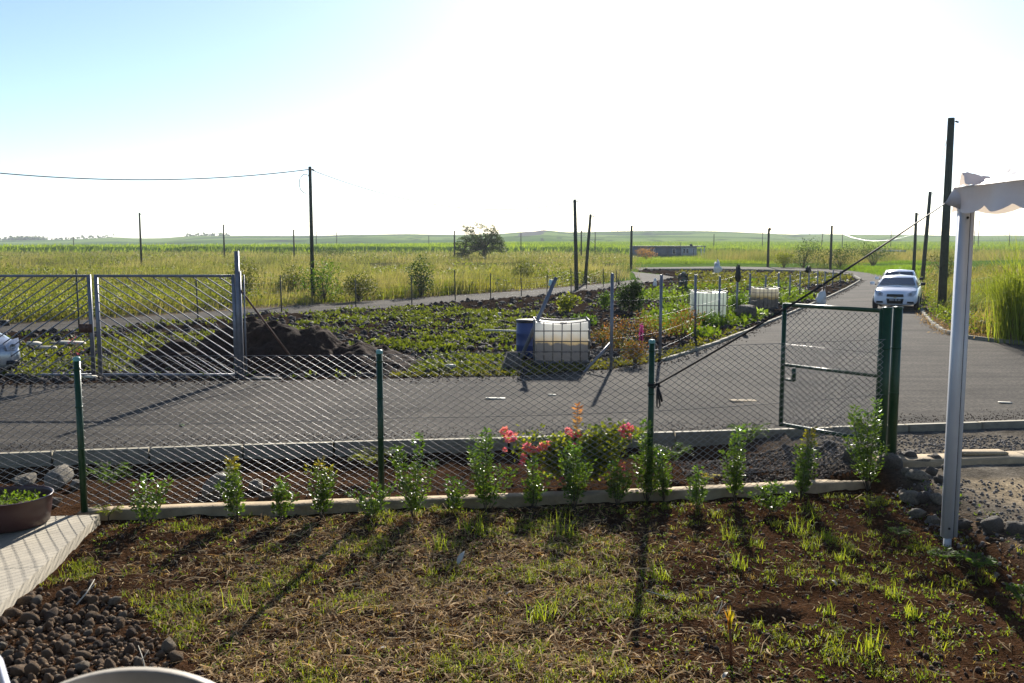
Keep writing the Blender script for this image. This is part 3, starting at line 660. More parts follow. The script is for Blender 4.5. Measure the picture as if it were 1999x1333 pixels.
# guy strap
ka = V(fp[2][0]+.06, fp[2][1]-.03, WD(0, 750, fp[2][1])[2]); kb = V(TX-.19, TY+.03, zt+.03)
strap = thing('guy_strap', 'long black webbing strap running from the tent corner to the middle green fence post', 'strap', ka)
pts = []; n = 40; dd = kb-ka
m = MB(); hv = np.cross(dd, (0, 0, 1)); hv /= np.linalg.norm(hv); vs = []
for i in range(n+1):
    s = i/n; p = dd*s-(0, 0, .05*math.sin(math.pi*s)); a = .5+s*2.2; w = .013*(hv*math.cos(a)+V(0, 0, 1)*math.sin(a)); k_ = .0035*(V(0, 0, 1)*math.cos(a)-hv*math.sin(a))
    vs += [p-w-k_, p+w-k_, p+w+k_, p-w+k_]
q = [[4*i+j, 4*i+(j+1) % 4, 4*i+4+(j+1) % 4, 4*i+4+j] for i in range(n) for j in range(4)]
m.add(vs, q).build('webbing', M_black, strap)
m = MB()
for k in range(5):
    a = k*1.3; m.tube([(-.06+.045*math.cos(t), -.0+.045*math.sin(t), .01*math.sin(t+a)-.01*k+.02) for t in np.linspace(0, 6.28, 12)], .007, 5)
m.tube([(-.02, -.03, .0), (.01, -.02, .02), (.03, -.0, -.02), (.0, -.03, -.03)], [.014, .02, .018, .012], 6); m.build('knot', M_black, strap)
m = MB().tube([(.0, -.03, -.02), (.015, -.03, -.1), (.03, -.03, -.2), (.035, -.03, -.24), (.02, -.03, -.265), (.0, -.03, -.25), (-.0, -.03, -.16), (.0, -.03, -.05)], [.012, .013, .011, .008, .008, .008, .011, .012], 6)
m.tube([(.01, -.035, -.03), (.04, -.04, -.12), (.055, -.04, -.19)], [.012, .014, .012], 6); m.build('loose_end', M_black, strap)
# ---------------------------------------------------------------- metal driveway gates
YG = 18.3
gp = V(*WD(470, 738, YG)[:2], 0); zt = WD(0, 536, YG)[2]; zb = .06
xL = WD(183, 600, YG)[0]; xR = WD(467, 600, YG)[0]
BAR = {}
def leaf(x0, x1, dirn, label, extra=None):
    g = thing('metal_gate', label, 'gate', (x0, YG, 0), group='leaves of the grey barred driveway gate'); w = x1-x0; st = .035
    for x_ in (st, w-st): MB().box((x_, 0, (zb+zt)/2), (.065, .06, zt-zb)).build('stile', M_steel, g)
    for z_, nm in ((zt-.025, 'top_rail'), (zb+.02, 'bottom_rail')): MB().box((w/2, 0, z_), (w-.13, .05, .05)).build(nm, M_steel, g)
    sp = .262; sl = .675; z0 = zb+.045; z1 = zt-.05; xa = st+.03; xb = w-st-.03
    c = -6
    for k in range(-9, 14):
        xs_ = xa+k*sp+.05; x_e = xs_+(z1-z0)/sl; a = max(xs_, xa); b = min(x_e, xb)
        if b-a < .06: continue
        za = z1-(a-xs_)*sl; zb_ = z1-(b-xs_)*sl
        if dirn < 0: p0 = (w-a, 0, za); p1 = (w-b, 0, zb_)
        else: p0 = (a, 0, za); p1 = (b, 0, zb_)
        MB().tube([p0, p1], .0125, 6, False).build('bar', M_steel, g, True)
    return g
g1 = leaf(xL+.04, xR-.06, 1, 'grey steel gate leaf with bars sloping down to the right, beside its tall post')
g2 = leaf(xL-3.0, xL-.03, -1, 'grey steel gate leaf with bars sloping down to the left, partly out of frame')
o = MB().box((2.83, -.02, 1.02), (.26, .05, .17)).build('lock_box', M_rust, g2)
MB().tube([(2.97, -.035, .1), (2.97, -.035, zt)], .016, 8).build('drop_bolt', M_steel, g1)
zp = WD(0, 490, YG)[2]
t_ = thing('gate_post', 'tall square grey steel post holding the barred gate, with a rusty slanting brace', 'post', gp)
MB().box((0, 0, zp/2), (.075, .09, zp)).build('post_tube', M_steel, t_); MB().box((.054, 0, zp/2-.2), (.022, .07, zp-.4)).build('hinge_channel', M_steel, t_)
MB().tube([(.05, .0, WD(0, 566, YG)[2]), (1.22, .35, .0)], .022, 8).build('brace', M_rust, t_, True)
b0 = P(505, 742, 0); o = link(ROCKS2[1], None, 'concrete_lump'); o.location = (b0[0], b0[1]+.2, .0); o.scale = (.32, .2, .08)
props(o, 'pale broken concrete footing at the foot of the tall grey gate post', 'concrete')
# ---------------------------------------------------------------- soil heap
hc = V(*WD(560, 742, 20.6)[:2], 0); n = 110; s, t = np.meshgrid(np.linspace(-1, 1, n), np.linspace(-1, 1, n))
hx = s*3.4; hy = t*2.4
def bump_(cx, cy, rx, ry, h): return h*np.clip(1-np.sqrt(((hx-cx)/rx)**2+((hy-cy)/ry)**2), 0, 1)**.85
zz = np.maximum.reduce([bump_(-.9, .2, 1.9, 1.8, 1.05), bump_(.55, -.1, 1.6, 1.5, .92), bump_(1.7, -.5, 1.7, 1.3, .55), bump_(-2.2, -.3, 1.3, 1.2, .55), bump_(-.1, -.3, 1.9, 1.6, 1.0)])
zz = zz+(fbm(hx*2.2+9, hy*2.2+9, 81, 5)-.5)*.42*sst(0, .4, zz)+(fbm(hx*8+3, hy*8+3, 82, 3)-.5)*.14*sst(0, .15, zz)-.03
id_ = np.arange(n*n).reshape(n, n); M_heap = solid('dark_heap_soil', (.034, .020, .014), .95, var=.5, scale=4, bump=1.0, bscale=25)
M_heap.node_tree.nodes['Principled BSDF'].inputs['Specular IOR Level'].default_value = .1
hp_ = link(mesh('soil_heap', np.stack([hx, hy, zz], -1), np.stack([id_[:-1, :-1], id_[:-1, 1:], id_[1:, 1:], id_[1:, :-1]], -1).reshape(-1, 4), None, M_heap, smooth=True)); hp_.location = tuple(hc)
props(hp_, 'large dark heap of dug soil behind the slanting brace of the grey gate post', 'soil heap')
# clods in the plot and dark stones on berm
def plot_pts(N, ymin=17, ymax=80):
    out = []; 
    while len(out) < N:
        u = rng.uniform(-200, 1690, 4000); v = rng.uniform(528, 760, 4000); d = CZ*F/(v-HOR); x = (u-1000)/F*d*1.0; y_ = d
        ok = inpoly(x, y_, PLOT) & (pdist(x, y_, plot_front) > .25); out += list(zip(x[ok], y_[ok]))
    a = np.array(out[:N]); return a
def tz(x, y):  # height of the plot surface
    z = height(x, y); dE = np.minimum(pdist(x, y, plot_front), np.minimum(pdist(x, y, plot_back), pdist(x, y, plot_far)))
    l_ = (fbm(x*1.3, y*1.1, 3)-.5)*.22+(fbm(x*4, y*3.4, 8, 2)-.5)*.14
    b_ = .14*np.exp(-((pdist(x, y, plot_back)-1.4)/1.0)**2)*fbm(x*.8, y*.8, 11, 3)*1.6
    return z+.02+(l_+b_)*sst(.1, .8, dE)
a = plot_pts(7000); z = tz(a[:, 0], a[:, 1]); pb = pdist(a[:, 0], a[:, 1], plot_back)
rs = rng.uniform(.025, .09, len(a))*(1+a[:, 1]/60); M_pclod = solid('dark_plot_soil', (.036, .028, .025), .95, var=.5, scale=2)
pebble_mass('plot_clods', 'dark turned clods of soil over the vegetable plot', 'soil', np.column_stack([a, z]), rs, M_pclod)
# stones along the back edge of the plot
st = thing('stone_row', None, None, kind='structure')
for k in range(60):
    px = 280+k*17+random.uniform(-6, 6); py = np.interp(px, [200, 480, 700, 1000, 1200, 1318], [645, 623, 609, 587, 567, 545])+random.uniform(0, 5)
    p = P(px, py, 0); r = random.uniform(.08, .18); o = link(ROCKS[k % 5], st, 'stone'); o.location = (p[0], p[1]-.3, .03); o.scale = (r, r, r*.8); o.rotation_euler = (0, 0, k)
props(st, 'row of dark rounded stones along the back road edge of the plot', 'stones')
st['kind'] = 'structure'
# ---------------------------------------------------------------- crop plants
def crop(name, label, N, reg, c1_, c2_, size, hgt, dens=None, mat=None, n_per=9):
    """low leafy plants inside a pixel region given as a polygon"""
    xs_ = [p[0] for p in reg]; ys_ = [p[1] for p in reg]; out = []
    it = 0
    while len(out) < N and it < 60:
        it += 1; u = rng.uniform(min(xs_), max(xs_), 4000); v = rng.uniform(min(ys_), max(ys_), 4000); d = CZ*F/(v-HOR); x = (u-1000)/F*d; ok = inpoly(u, v, reg) & inpoly(x, d, PLOT)
        if dens is not None: ok &= rng.uniform(0, 1, 4000) < dens(x, d)
        out += list(zip(x[ok], d[ok]))
    a = np.array(out[:N]); z = tz(a[:, 0], a[:, 1]); base = np.column_stack([a, z]); pos = np.repeat(base, n_per, 0); M_ = len(pos); sc = np.repeat(size*rng.uniform(.7, 1.3, len(a))*(1+a[:, 1]/150), n_per)
    off = rng.normal(size=(M_, 3))*np.array([1, 1, .45])*sc[:, None]*.9; off[:, 2] = np.abs(off[:, 2])+rng.uniform(0, hgt, M_); tn = np.repeat(rng.uniform(0, 1, len(a)), n_per)*.7+rng.uniform(0, .3, M_)
    v, t, c = leaves(pos+off, rdir(M_, .3), sc*rng.uniform(.8, 1.4, M_), sc*.75, cmix(c1_, c2_, tn))
    return props(link(mesh(name, v, None, t, mat or M_crop, c)), label, 'crop', kind='stuff')
rowd = lambda x, y: (np.sin((y+.25*x)*3.0+fbm(x/3, y/3, 91)*4) > -.35)*sst(.38, .55, fbm(x*.5, y*.5, 92, 3))
crop('bean_rows', 'low rows of light green leafy crop on dark soil behind the grey gate and heap', 1800, [(560, 640), (640, 612), (900, 600), (1060, 612), (1040, 690), (990, 728), (800, 732), (830, 700), (700, 668)], (.05, .07, .014), (.14, .16, .03), .07, .04, rowd)
crop('crop_patch', 'yellow green ground crop seen through the left part of the grey gates', 850, [(0, 690), (120, 655), (200, 650), (330, 630), (480, 620), (480, 650), (330, 700), (200, 742), (20, 742)], (.06, .075, .014), (.15, .16, .025), .065, .05, lambda x, y: sst(.3, .5, fbm(x*.7, y*.7, 95, 3)))
crop('weeds_on_plot', 'sparse weeds on the open dark soil around the bean rows', 700, [(0, 660), (600, 610), (1000, 590), (1200, 575), (1000, 735), (0, 745)], (.06, .09, .015), (.13, .15, .02), .06, .03)
crop('vegetable_rows', 'bushy green vegetables between the water tanks', 1150, [(1180, 585), (1300, 560), (1620, 545), (1600, 575), (1520, 610), (1440, 645), (1330, 680), (1200, 600)], (.05, .09, .012), (.14, .19, .02), .11, .16, lambda x, y: sst(.42, .52, fbm(x*.45, y*.3, 96, 3)))
crop('far_plot_weeds', 'thin green and reddish weeds on the far part of the plot', 800, [(1320, 532), (1660, 535), (1650, 552), (1400, 570), (1330, 560)], (.07, .08, .02), (.14, .13, .03), .12, .04)
crop('plot_edge_weeds', 'yellowish weeds along the plot edge beside the road', 900, [(760, 725), (1180, 705), (1300, 690), (1440, 640), (1460, 645), (1300, 703), (1180, 722), (1000, 735), (760, 738)], (.08, .09, .02), (.17, .15, .03), .05, .02)
# ---------------------------------------------------------------- bushes
def bush(name, label, cat, px, py, w, h, cols, n=900, leaf=.09, z=0, lumps=9, mat=None, dpt=None, shape=1, group=None, stems=True, lean=0, y=None, squash=1):
    p = P(px, py, z) if y is None else np.append(WD(px, py, y)[:2], z)
    root = thing(name, label, cat, p, group=group); dpt = dpt or w; cs = []
    for k in range(lumps):
        a = random.uniform(0, 6.28); r = random.uniform(0, .33); hh = random.uniform(.25, .78); cs.append((r*w*math.cos(a)*(1.2-hh*.4)+lean*hh*h, r*dpt*math.sin(a), hh*h, random.uniform(.16, .3)))
    cs = np.array(cs); id_ = rng.integers(0, lumps, n); dd = rdir(n, .1); rad = cs[id_, 3]*rng.uniform(.45, 1.1, n)
    pos = cs[id_, :3]+dd*np.stack([rad*w, rad*dpt, rad*h*1.1*squash], 1); pos[:, 2] = np.maximum(pos[:, 2], .02)
    tn = np.clip(rng.uniform(0, 1, n)*.8+rng.uniform(-.1, .3, lumps)[id_], 0, 1)
    v, t, c = leaves(pos, dd*.6+rdir(n, .2), leaf*rng.uniform(.6, 1.3, n), leaf*.5, cmix(cols[0], cols[1], tn))
    link(mesh('foliage', v, None, t, mat or M_crop, c), root)
    if stems:
        m = MB()
        for c_ in cs: m.tube([(0, 0, -.05), c_[:3]*(.4, .4, .5), c_[:3]], [.012*h+.006, .008*h+.004, .004], 5, False)
        m.build('stems', M_bark, root)
    return root
GRN = ((.035, .07, .012), (.10, .17, .025)); DRK = ((.012, .026, .008), (.035, .07, .016)); OLV = ((.05, .06, .02), (.11, .12, .035)); YLW = ((.10, .12, .015), (.20, .22, .03))
bush('shrub', 'dense dark green rounded shrub in the vegetable plot left of the white tank', 'shrub', 1232, 612, 1.15, 1.35, DRK, 2600, .10, lumps=16)
bush('leafy_plant', 'bright green leafy plant between the leaning post and the dark shrub', 'plant', 1110, 612, .95, .8, YLW, 500, .14)
bush('leafy_plant', 'low bright plant just left of the dark shrub', 'plant', 1180, 605, .6, .7, GRN, 350, .12)
bush('leafy_plant', 'green vegetable plant left of the second post below the shrub', 'plant', 1140, 640, .9, .45, GRN, 400, .10)
ROSE = ((.05, .08, .015), (.22, .07, .03))
for i, (x, y_, w, h, lb) in enumerate([(1215, 690, 1.2, .95, 'reddish leaved rose bush right beside the tall grey fence post'), (1262, 672, 1.3, 1.0, 'rose bush with red new leaves below the dark shrub'), (1330, 672, 1.2, .95, 'rose bush left of the white tank foot'), (1240, 712, 1.0, .6, 'low rose bush at the plot edge near the road'), (1180, 680, .9, .6, 'small rose bush beside the cage tank')]):
    bush('rose_bush', lb, 'rose bush', x, y_, w, h, ROSE, 900, .06, group='rose bushes in the plot corner')
bush('flower_spike', 'upright plant with a magenta flower spike in front of the rose bushes', 'flower', 1252, 690, .12, .75, ((.22, .02, .12), (.35, .05, .2)), 220, .05, lumps=6, mat=M_petal)
bush('flower_spike', 'red flowers behind the first green fence post', 'flower', 150, 740, .35, .9, ((.22, .02, .04), (.32, .05, .07)), 50, .05, lumps=6, mat=M_petal)
bush('leafy_plant', 'green plants in front of the white tank', 'plant', 1385, 640, 1.3, .5, GRN, 800, .08)
bush('leafy_plant', 'green bush right of the white tank', 'plant', 1440, 620, 1.0, 1.1, GRN, 900, .09)
# meadow bushes
for x, y_, w, h, c_, lb in [
    (632, 590, 2.4, 1.9, GRN, 'bright green bush right beside the tall pole by the back road'), (575, 580, 1.8, 1.6, OLV, 'dull bush left of the tall pole by the back road'),
    (478, 592, 2.2, 1.9, OLV, 'brownish bush behind the tall grey gate post'), (700, 588, 2.0, 1.3, OLV, 'low grey bush beyond the back road'),
    (822, 578, 1.6, 2.2, DRK, 'dark upright bush in the straw meadow'), (1020, 550, 2.6, 1.5, OLV, 'grey green bush in the meadow below the windswept tree'),
    (650, 506, 9, 2.0, DRK, 'wide dark thicket at the edge of the cane field'), (1530, 522, 3.2, 1.6, YLW, 'pale round bush beside the far road'),
    (1568, 522, 5.0, 3.2, DRK, 'dark bush group behind the far road, left one'), (1640, 524, 4.4, 2.6, DRK, 'dark bush group behind the far road, middle one'),
    (1705, 522, 6.5, 2.6, DRK, 'dark bush group behind the far road, right one'), (1848, 552, 3.0, 2.0, OLV, 'grey green bush right of the nearest leaning pole')]:
    bush('bush', lb, 'bush', x, y_, w, h, c_, 1300, .16 if w > 3 else .12, lumps=14)
bush('bush', 'lilac grey leafless looking bush above the dark shrub', 'bush', 1208, 556, 1.8, 1.3, ((.09, .09, .11), (.14, .13, .14)), 500, .07)
bush('orange_grass', 'orange dry tall grass in front of the low building', 'grass', 1262, 506, 4.5, 1.7, ((.22, .15, .07), (.34, .22, .1)), 800, .2, mat=M_dry)
# ---------------------------------------------------------------- bed plants behind / along the fence
def hedge_plant(px, py, toppy, label, wpx=45, tips='g', z=-.24, sparse=1.0, group='young glossy hedge plants along the edging beam', name='hedge_plant'):
    p = P(px, py+13, z); h = WD(px, toppy, p[1])[2]-z; w = 1.5*wpx/F*p[1]; root = thing(name, label, 'plant', p, group=group)
    ns = max(3, int(3+w*9)); m = MB(); Pn = []; D = []; T = []
    for k in range(ns):
        a = random.uniform(0, 6.28); rr = random.uniform(.05, .55)*w; top = V(rr*math.cos(a), rr*math.sin(a), h*(1 if k == 0 else random.uniform(.45, .92)))
        if k == 0: top[:2] *= .3
        mid = top*(.55, .55, .5)+V(random.uniform(-.02, .02), random.uniform(-.02, .02), 0); m.tube([(0, 0, -.03), mid, top], [.006, .004, .002], 4, False)
        nl = int(top[2]/.0042*sparse)
        s = rng.uniform(.12, 1, nl)**.85; pt = np.where(s[:, None] < .5, mid*(s[:, None]*2), mid+(top-mid)*((s[:, None]-.5)*2)); aa = rng.uniform(0, 6.28, nl)
        dr = np.stack([np.cos(aa), np.sin(aa), rng.uniform(.1, 1.0, nl)], 1); pt = pt+dr*rng.uniform(0, .085, nl)[:, None]*(1-.45*s[:, None]); Pn.append(pt); D.append(dr); T.append(s*top[2]/h)
    Pn = np.concatenate(Pn); D = np.concatenate(D); T = np.concatenate(T); N = len(Pn)
    c = cmix((.038, .075, .012), (.13, .19, .025), rng.uniform(0, 1, N)); tipc = {'g': (.14, .24, .03), 'y': (.30, .22, .03), 'd': (.05, .11, .02)}[tips]
    tt_ = sst(.72, 1.0, T+rng.uniform(-.1, .1, N)); c = cmix(c, np.broadcast_to(tipc, c.shape), tt_)
    v, t, c = leaves(Pn, D, rng.uniform(.032, .058, N), rng.uniform(.02, .032, N), c)
    m.build('stems', M_bark, root); link(mesh('foliage', v, None, t, M_leaf, c), root)
HP = [(292, 1012, 928, 50, 'g', 'first hedge plant right of the left green post, short and dense'), (466, 1006, 895, 50, 'y', 'hedge plant with yellow tips in front of the biggest boulder'),
      (548, 1008, 935, 42, 'g', 'small hedge plant between the boulder plant and the orange tipped one'), (627, 1000, 900, 62, 'y', 'broad hedge plant with orange new leaves left of the second green post'),
      (727, 1000, 940, 62, 'g', 'wide low hedge plant at the foot of the second green post'), (808, 1000, 846, 62, 'g', 'tall leafy hedge plant just right of the second green post'),
      (886, 988, 932, 38, 'd', 'small sparse hedge plant between two taller ones left of the bougainvillea'), (950, 988, 838, 70, 'g', 'tall full hedge plant at the left end of the bougainvillea'),
      (1040, 982, 895, 42, 'd', 'thin hedge plant in front of the left bougainvillea flowers'), (1120, 984, 862, 48, 'g', 'hedge plant in front of the bougainvillea shoot'),
      (1205, 974, 905, 40, 'd', 'low hedge plant in front of the right bougainvillea half'), (1262, 968, 820, 62, 'g', 'tall thin hedge plant touching the middle post on its left'), (1296, 966, 880, 50, 'd', 'hedge plant touching the middle post on its right'),
      (1360, 984, 915, 38, 'g', 'small hedge plant right of the middle post beside yellow leaves'), (1436, 966, 835, 58, 'g', 'tall hedge plant half way between the middle post and the gate'),
      (1505, 990, 940, 60, 'g', 'low round bright hedge plant with broader leaves'), (1562, 962, 838, 60, 'y', 'tall hedge plant below the free end of the green gate'),
      (1694, 945, 783, 62, 'g', 'tallest hedge plant covering the lower hinge side of the green gate')]
for x, y_, tp_, w, ti, lb in HP: hedge_plant(x, y_, tp_, lb, w, ti)
def fern(px, py, toppy, label, wpx, col=GRN, n=9, z=-.24, ll=.035, name='fern_plant'):
    p = P(px, py, z); p[2] = gz(p[0], p[1]); h = WD(px, toppy, p[1])[2]-p[2]; w = wpx/F*p[1]; root = thing(name, label, 'plant', p); m = MB(); Pn = []; D = []
    m.tube([(0, 0, -.02), (0, 0, h*.55)], [.008, .005], 5)
    for k in range(n):
        a = k*2.4+random.uniform(-.3, .3); st_ = V(0, 0, h*random.uniform(.25, .6)); e1 = V(math.cos(a)*w*.3, math.sin(a)*w*.3, h*random.uniform(.8, 1)); e2 = V(math.cos(a)*w*.55, math.sin(a)*w*.55, h*random.uniform(.6, .9))
        m.tube([st_, e1, e2], [.003, .002, .001], 3, False)
        for s in np.linspace(.15, 1, 12):
            q = (1-s)**2*st_+2*s*(1-s)*e1+s*s*e2; tg = e2-st_; side = V(-math.sin(a), math.cos(a), 0)
            for sg in (-1, 1): Pn.append(q); D.append(side*sg+tg/np.linalg.norm(tg)*.5+V(0, 0, .1))
    N = len(Pn); v, t, c = leaves(np.array(Pn), np.array(D), ll*rng.uniform(.8, 1.4, N), ll*.33, cmix(col[0], col[1], rng.uniform(.2, 1, N)))
    m.build('stems', M_bark, root); link(mesh('fronds', v, None, t, M_crop, c), root); return root
fern(215, 978, 898, 'leafy plant behind the fence just right of the left green post', 75, GRN, 16, ll=.05)
fern(722, 935, 872, 'yellow green feathery plant behind the second green post', 75, YLW, 22, ll=.035)
fern(943, 900, 842, 'feathery plant behind the tall hedge plant left of the bougainvillea', 60, GRN, 14)
fern(1312, 925, 862, 'drooping compound leaved plant right behind the middle post', 70, GRN, 18, ll=.05)
fern(1458, 905, 818, 'leafy plant standing behind the tall half way hedge plant', 70, GRN, 20, ll=.05)
fern(212, 1020, 985, 'light green weed at the corner of path and edging beam', 50, YLW, 10, ll=.035)
fern(1698, 1012, 963, 'marigold seedling on bare soil in front of the beam end', 42, YLW, 9, ll=.04)
fern(1755, 1058, 1030, 'small feathery seedling between the beam end and the tent pole', 34, GRN, 12, ll=.03)
fern(1840, 1105, 1072, 'feathery seedling just below the foot of the tent pole', 48, GRN, 14, ll=.035)
fern(1905, 1130, 1080, 'tallest feathery seedling right below the tent pole foot', 62, GRN, 14, ll=.045)
fern(1993, 1200, 1145, 'bright seedling cut by the right frame edge', 48, GRN, 12, ll=.045)
fern(1385, 945, 922, 'small yellow leaved plant behind the fence right of the middle post', 34, ((.3, .26, .02), (.5, .42, .04)), 8, ll=.03)
# bougainvillea
bc = P(1110, 945, -.22); root = thing('bougainvillea', 'bougainvillea bush with pink and orange flowers behind the middle of the fence', 'bougainvillea', bc)
yb = bc[1]; m = MB(); Pn = []; D = []
arms = [(985, 850, .1), (1010, 880, 0), (1040, 848, .2), (1075, 862, 0), (1110, 855, .2), (1150, 850, -.1), (1185, 838, .1), (1228, 835, 0), (1238, 850, .2), (1200, 880, -.2), (1160, 890, -.25), (1120, 900, -.25), (1190, 860, .2), (1170, 920, 0), (1140, 880, .1), (1212, 900, -.1), (1090, 880, -.1), (1060, 905, -.2)]
for x, y_, dy in arms:
    e_ = WD(x, y_, yb+dy)-bc; mid = e_*(.5, .5, .85)+V(0, 0, .05); pts = [(1-s)**2*V(0, 0, 0)+2*s*(1-s)*mid+s*s*e_ for s in np.linspace(0, 1, 7)]; m.tube(pts, [.008, .007, .006, .005, .004, .003, .002], 5, False)
    dens = 260 if 1070 < x < 1240 else 130
    for k in range(dens): s = random.uniform(.25, 1); q = (1-s)**2*0+2*s*(1-s)*mid+s*s*e_; Pn.append(q+rng.normal(size=3)*V(.085, .07, .05)); D.append(rng.normal(size=3)+V(0, -.3, .2))
m.build('branches', M_bark, root); N = len(Pn); v, t, c = leaves(np.array(Pn), np.array(D), rng.uniform(.045, .08, N), rng.uniform(.038, .06, N), cmix((.045, .08, .012), (.24, .25, .03), rng.uniform(0, 1, N)**1.2)); link(mesh('foliage', v, None, t, M_crop, c), root)
m = MB(); sh0 = WD(1125, 870, yb)-bc; sh1 = WD(1128, 790, yb)-bc; m.tube([sh0, sh1], [.005, .002], 5, False); m.build('shoot', M_bark, root); Pn = []; D = []
for s in np.linspace(0, 1, 75): a = random.uniform(0, 6.28); Pn.append(sh0+(sh1-sh0)*s); D.append(V(math.cos(a), math.sin(a)*.6, .35))
v, t, c = leaves(np.array(Pn), np.array(D), rng.uniform(.05, .1, 75), .035, cmix((.26, .22, .03), (.42, .18, .06), np.linspace(0, 1, 75))); link(mesh('young_leaves', v, None, t, M_petal, c), root)
for x, y_, r in [(985, 842, 9), (1000, 850, 10), (992, 855, 9), (1028, 872, 10), (1040, 878, 8), (1022, 890, 6), (1060, 872, 9), (1072, 865, 6), (1052, 877, 6), (1020, 903, 6), (1024, 893, 6), (1110, 842, 8), (1122, 850, 8), (1130, 846, 6), (1120, 868, 5), (1222, 832, 8), (1232, 836, 7), (1218, 848, 7), (1228, 852, 6), (1213, 902, 6), (1217, 912, 5), (1094, 908, 6), (1126, 918, 7), (1130, 928, 5), (1096, 935, 5), (985, 878, 5), (1212, 838, 6)]:
    c0 = WD(x, y_, yb-.12)-bc; N = 34; dd = rdir(N); rr_ = r/F*yb*1.05; v, t, c = leaves(c0+dd*rr_*.35, dd, rr_*rng.uniform(.6, 1, N), rr_*.8, cmix((.66, .16, .26), (.74, .30, .16), np.clip(rng.uniform(-.3, 1, N)+random.uniform(-.3, .4), 0, 1)))
    link(mesh('flower_cluster', v, None, t, M_petal, c), root)
# palm seedling
p = GP(1425, 1298); root = thing('palm_seedling', 'small palm seedling with orange stem and yellow green top standing on bare soil', 'palm seedling', p); hh = WD(0, 1182, p[1])[2]-p[2]
MB().tube([(0, 0, -.02), (.005, 0, hh*.12), (0, 0, hh*.35), (-.008, 0, hh*.6)], [.02, .012, .009, .010], 7).build('stem', solid('orange_stem', (.16, .05, .015), .6, var=.5, scale=14), root, True)
N = 16; az = np.linspace(0, 6.28, N)+.1; v, q, t, c = blades(np.tile(V(-.008, 0, hh*.5), (N, 1)), hh*rng.uniform(.38, .55, N), .014, rng.uniform(.05, .3, N), az, cmix((.40, .38, .03), (.30, .10, .03), rng.uniform(0, 1, N)**2)); link(mesh('fronds', v, q, t, M_grass, c), root)
N = 14; v, q, t, c = blades(np.tile(V(0, 0, 0), (N, 1)), .06, .006, 1.3, rng.uniform(0, 6.28, N), (.02, .015, .01)); link(mesh('roots', v, q, t, M_dry, c), root)
# ---------------------------------------------------------------- garden weeds
def gpts(N, f, x0=-4.9, x1=5.0, y0=5.2, y1=10.6):
    out = []; it = 0
    while len(out) < N and it < 80:
        it += 1; x = rng.uniform(x0, x1, 8000); y_ = y0+rng.uniform(0, 1, 8000)**1.25*(y1-y0); ok = (rng.uniform(0, 1, 8000) < f(x, y_)) & (x > np.interp(y_, [path_s[1], e_path[1]], [path_s[0], e_path[0]])+.08) & (y_ < beam_y(x)-.08)
        out += list(zip(x[ok], y_[ok]))
    a = np.array(out[:N]); return np.column_stack([a, gheight(a[:, 0], a[:, 1])])
e_path = path_pts[1]
def peb_free(x, y_): return ~inpoly(x, y_, [tuple(P(a, b, -.24)[:2]) for a, b in [(-200, 1190), (120, 1140), (230, 1150), (340, 1260), (430, 1340), (430, 1420), (-200, 1420)]])
def straw_d(x, y_):
    c = np.exp(-((x+1.0)/2.1)**4)*sst(.25, .55, fbm(x*.9+3, y_*.9, 101, 3)+.12)
    return np.clip(c*1.0+.10+.12*sst(.5, .6, fbm(x*1.4, y_*1.4, 104, 2)), 0, 1)*peb_free(x, y_)*(1-.75*sst(1.4, 2.6, x))*(1-.5*sst(8.9, 9.6, y_))
N = 21000; pos = gpts(N, straw_d); N = len(pos); az = rng.uniform(0, 6.28, N); L = rng.gamma(2.2, .035, N)+.02; pt = rng.uniform(-.05, .45, N)
d0 = np.stack([np.cos(az), np.sin(az), pt], 1); d1 = np.stack([np.cos(az+rng.normal(0, .5, N)), np.sin(az+rng.normal(0, .5, N)), rng.uniform(-.5, .15, N)], 1)
pos[:, 2] += rng.uniform(0, .02, N); mid = pos+d0*L[:, None]*.5; en = mid+d1*L[:, None]*.5; sd_ = np.stack([-np.sin(az), np.cos(az), rng.uniform(-.6, .6, N)], 1); w = rng.uniform(.0017, .0042, N)[:, None]*rng.choice([1, 1, 1, 1.8], N)[:, None]
v = np.stack([pos-sd_*w, pos+sd_*w, mid+sd_*w, mid-sd_*w, en+sd_*w*.4, en-sd_*w*.4], 1).reshape(-1, 3); b = (np.arange(N)*6)[:, None]
col = np.repeat(cmix((.11, .065, .03), (.78, .60, .34), rng.uniform(0, 1, N)**1.5), 6, 0)
props(link(mesh('dry_straw', v, np.concatenate([b+[[0, 1, 2, 3]], b+[[3, 2, 4, 5]]]), None, M_dry, col)), 'dry straw and dead grass stems lying over the garden soil', 'straw', kind='stuff')
def tufts(name, label, cat, pos, nb, h, w, c1_, c2_, lean=(.3, 1.3), kind='stuff', spread=.03):
    pp = np.repeat(pos, nb, 0); N = len(pp); pp = pp+rng.normal(size=(N, 3))*V(spread, spread, 0); pp[:, 2] = np.repeat(pos[:, 2], nb)-.005; hs = np.repeat(rng.uniform(.6, 1.4, len(pos)), nb)*h*rng.uniform(.6, 1.2, N); tn = np.clip(np.repeat(rng.uniform(0, 1, len(pos)), nb)*.6+rng.uniform(0, .4, N), 0, 1)
    v, q, t, c = blades(pp, hs, w*rng.uniform(.7, 1.3, N), rng.uniform(*lean, N), rng.uniform(0, 6.28, N), cmix(c1_, c2_, tn)); return props(link(mesh(name, v, q, t, M_grass, c)), label, cat, kind=kind)
def grass_d(x, y_): return np.clip(sst(.46, .62, fbm(x*1.5+7, y_*1.5, 111, 3))*(1-.55*sst(.8, 1.8, x))+.04, 0, 1)*peb_free(x, y_)
tufts('garden_weeds', 'short yellow green grass patches growing over the garden bed', 'grass', gpts(1700, grass_d), 11, .08, .0065, (.08, .12, .015), (.30, .33, .04), (.4, 1.5))
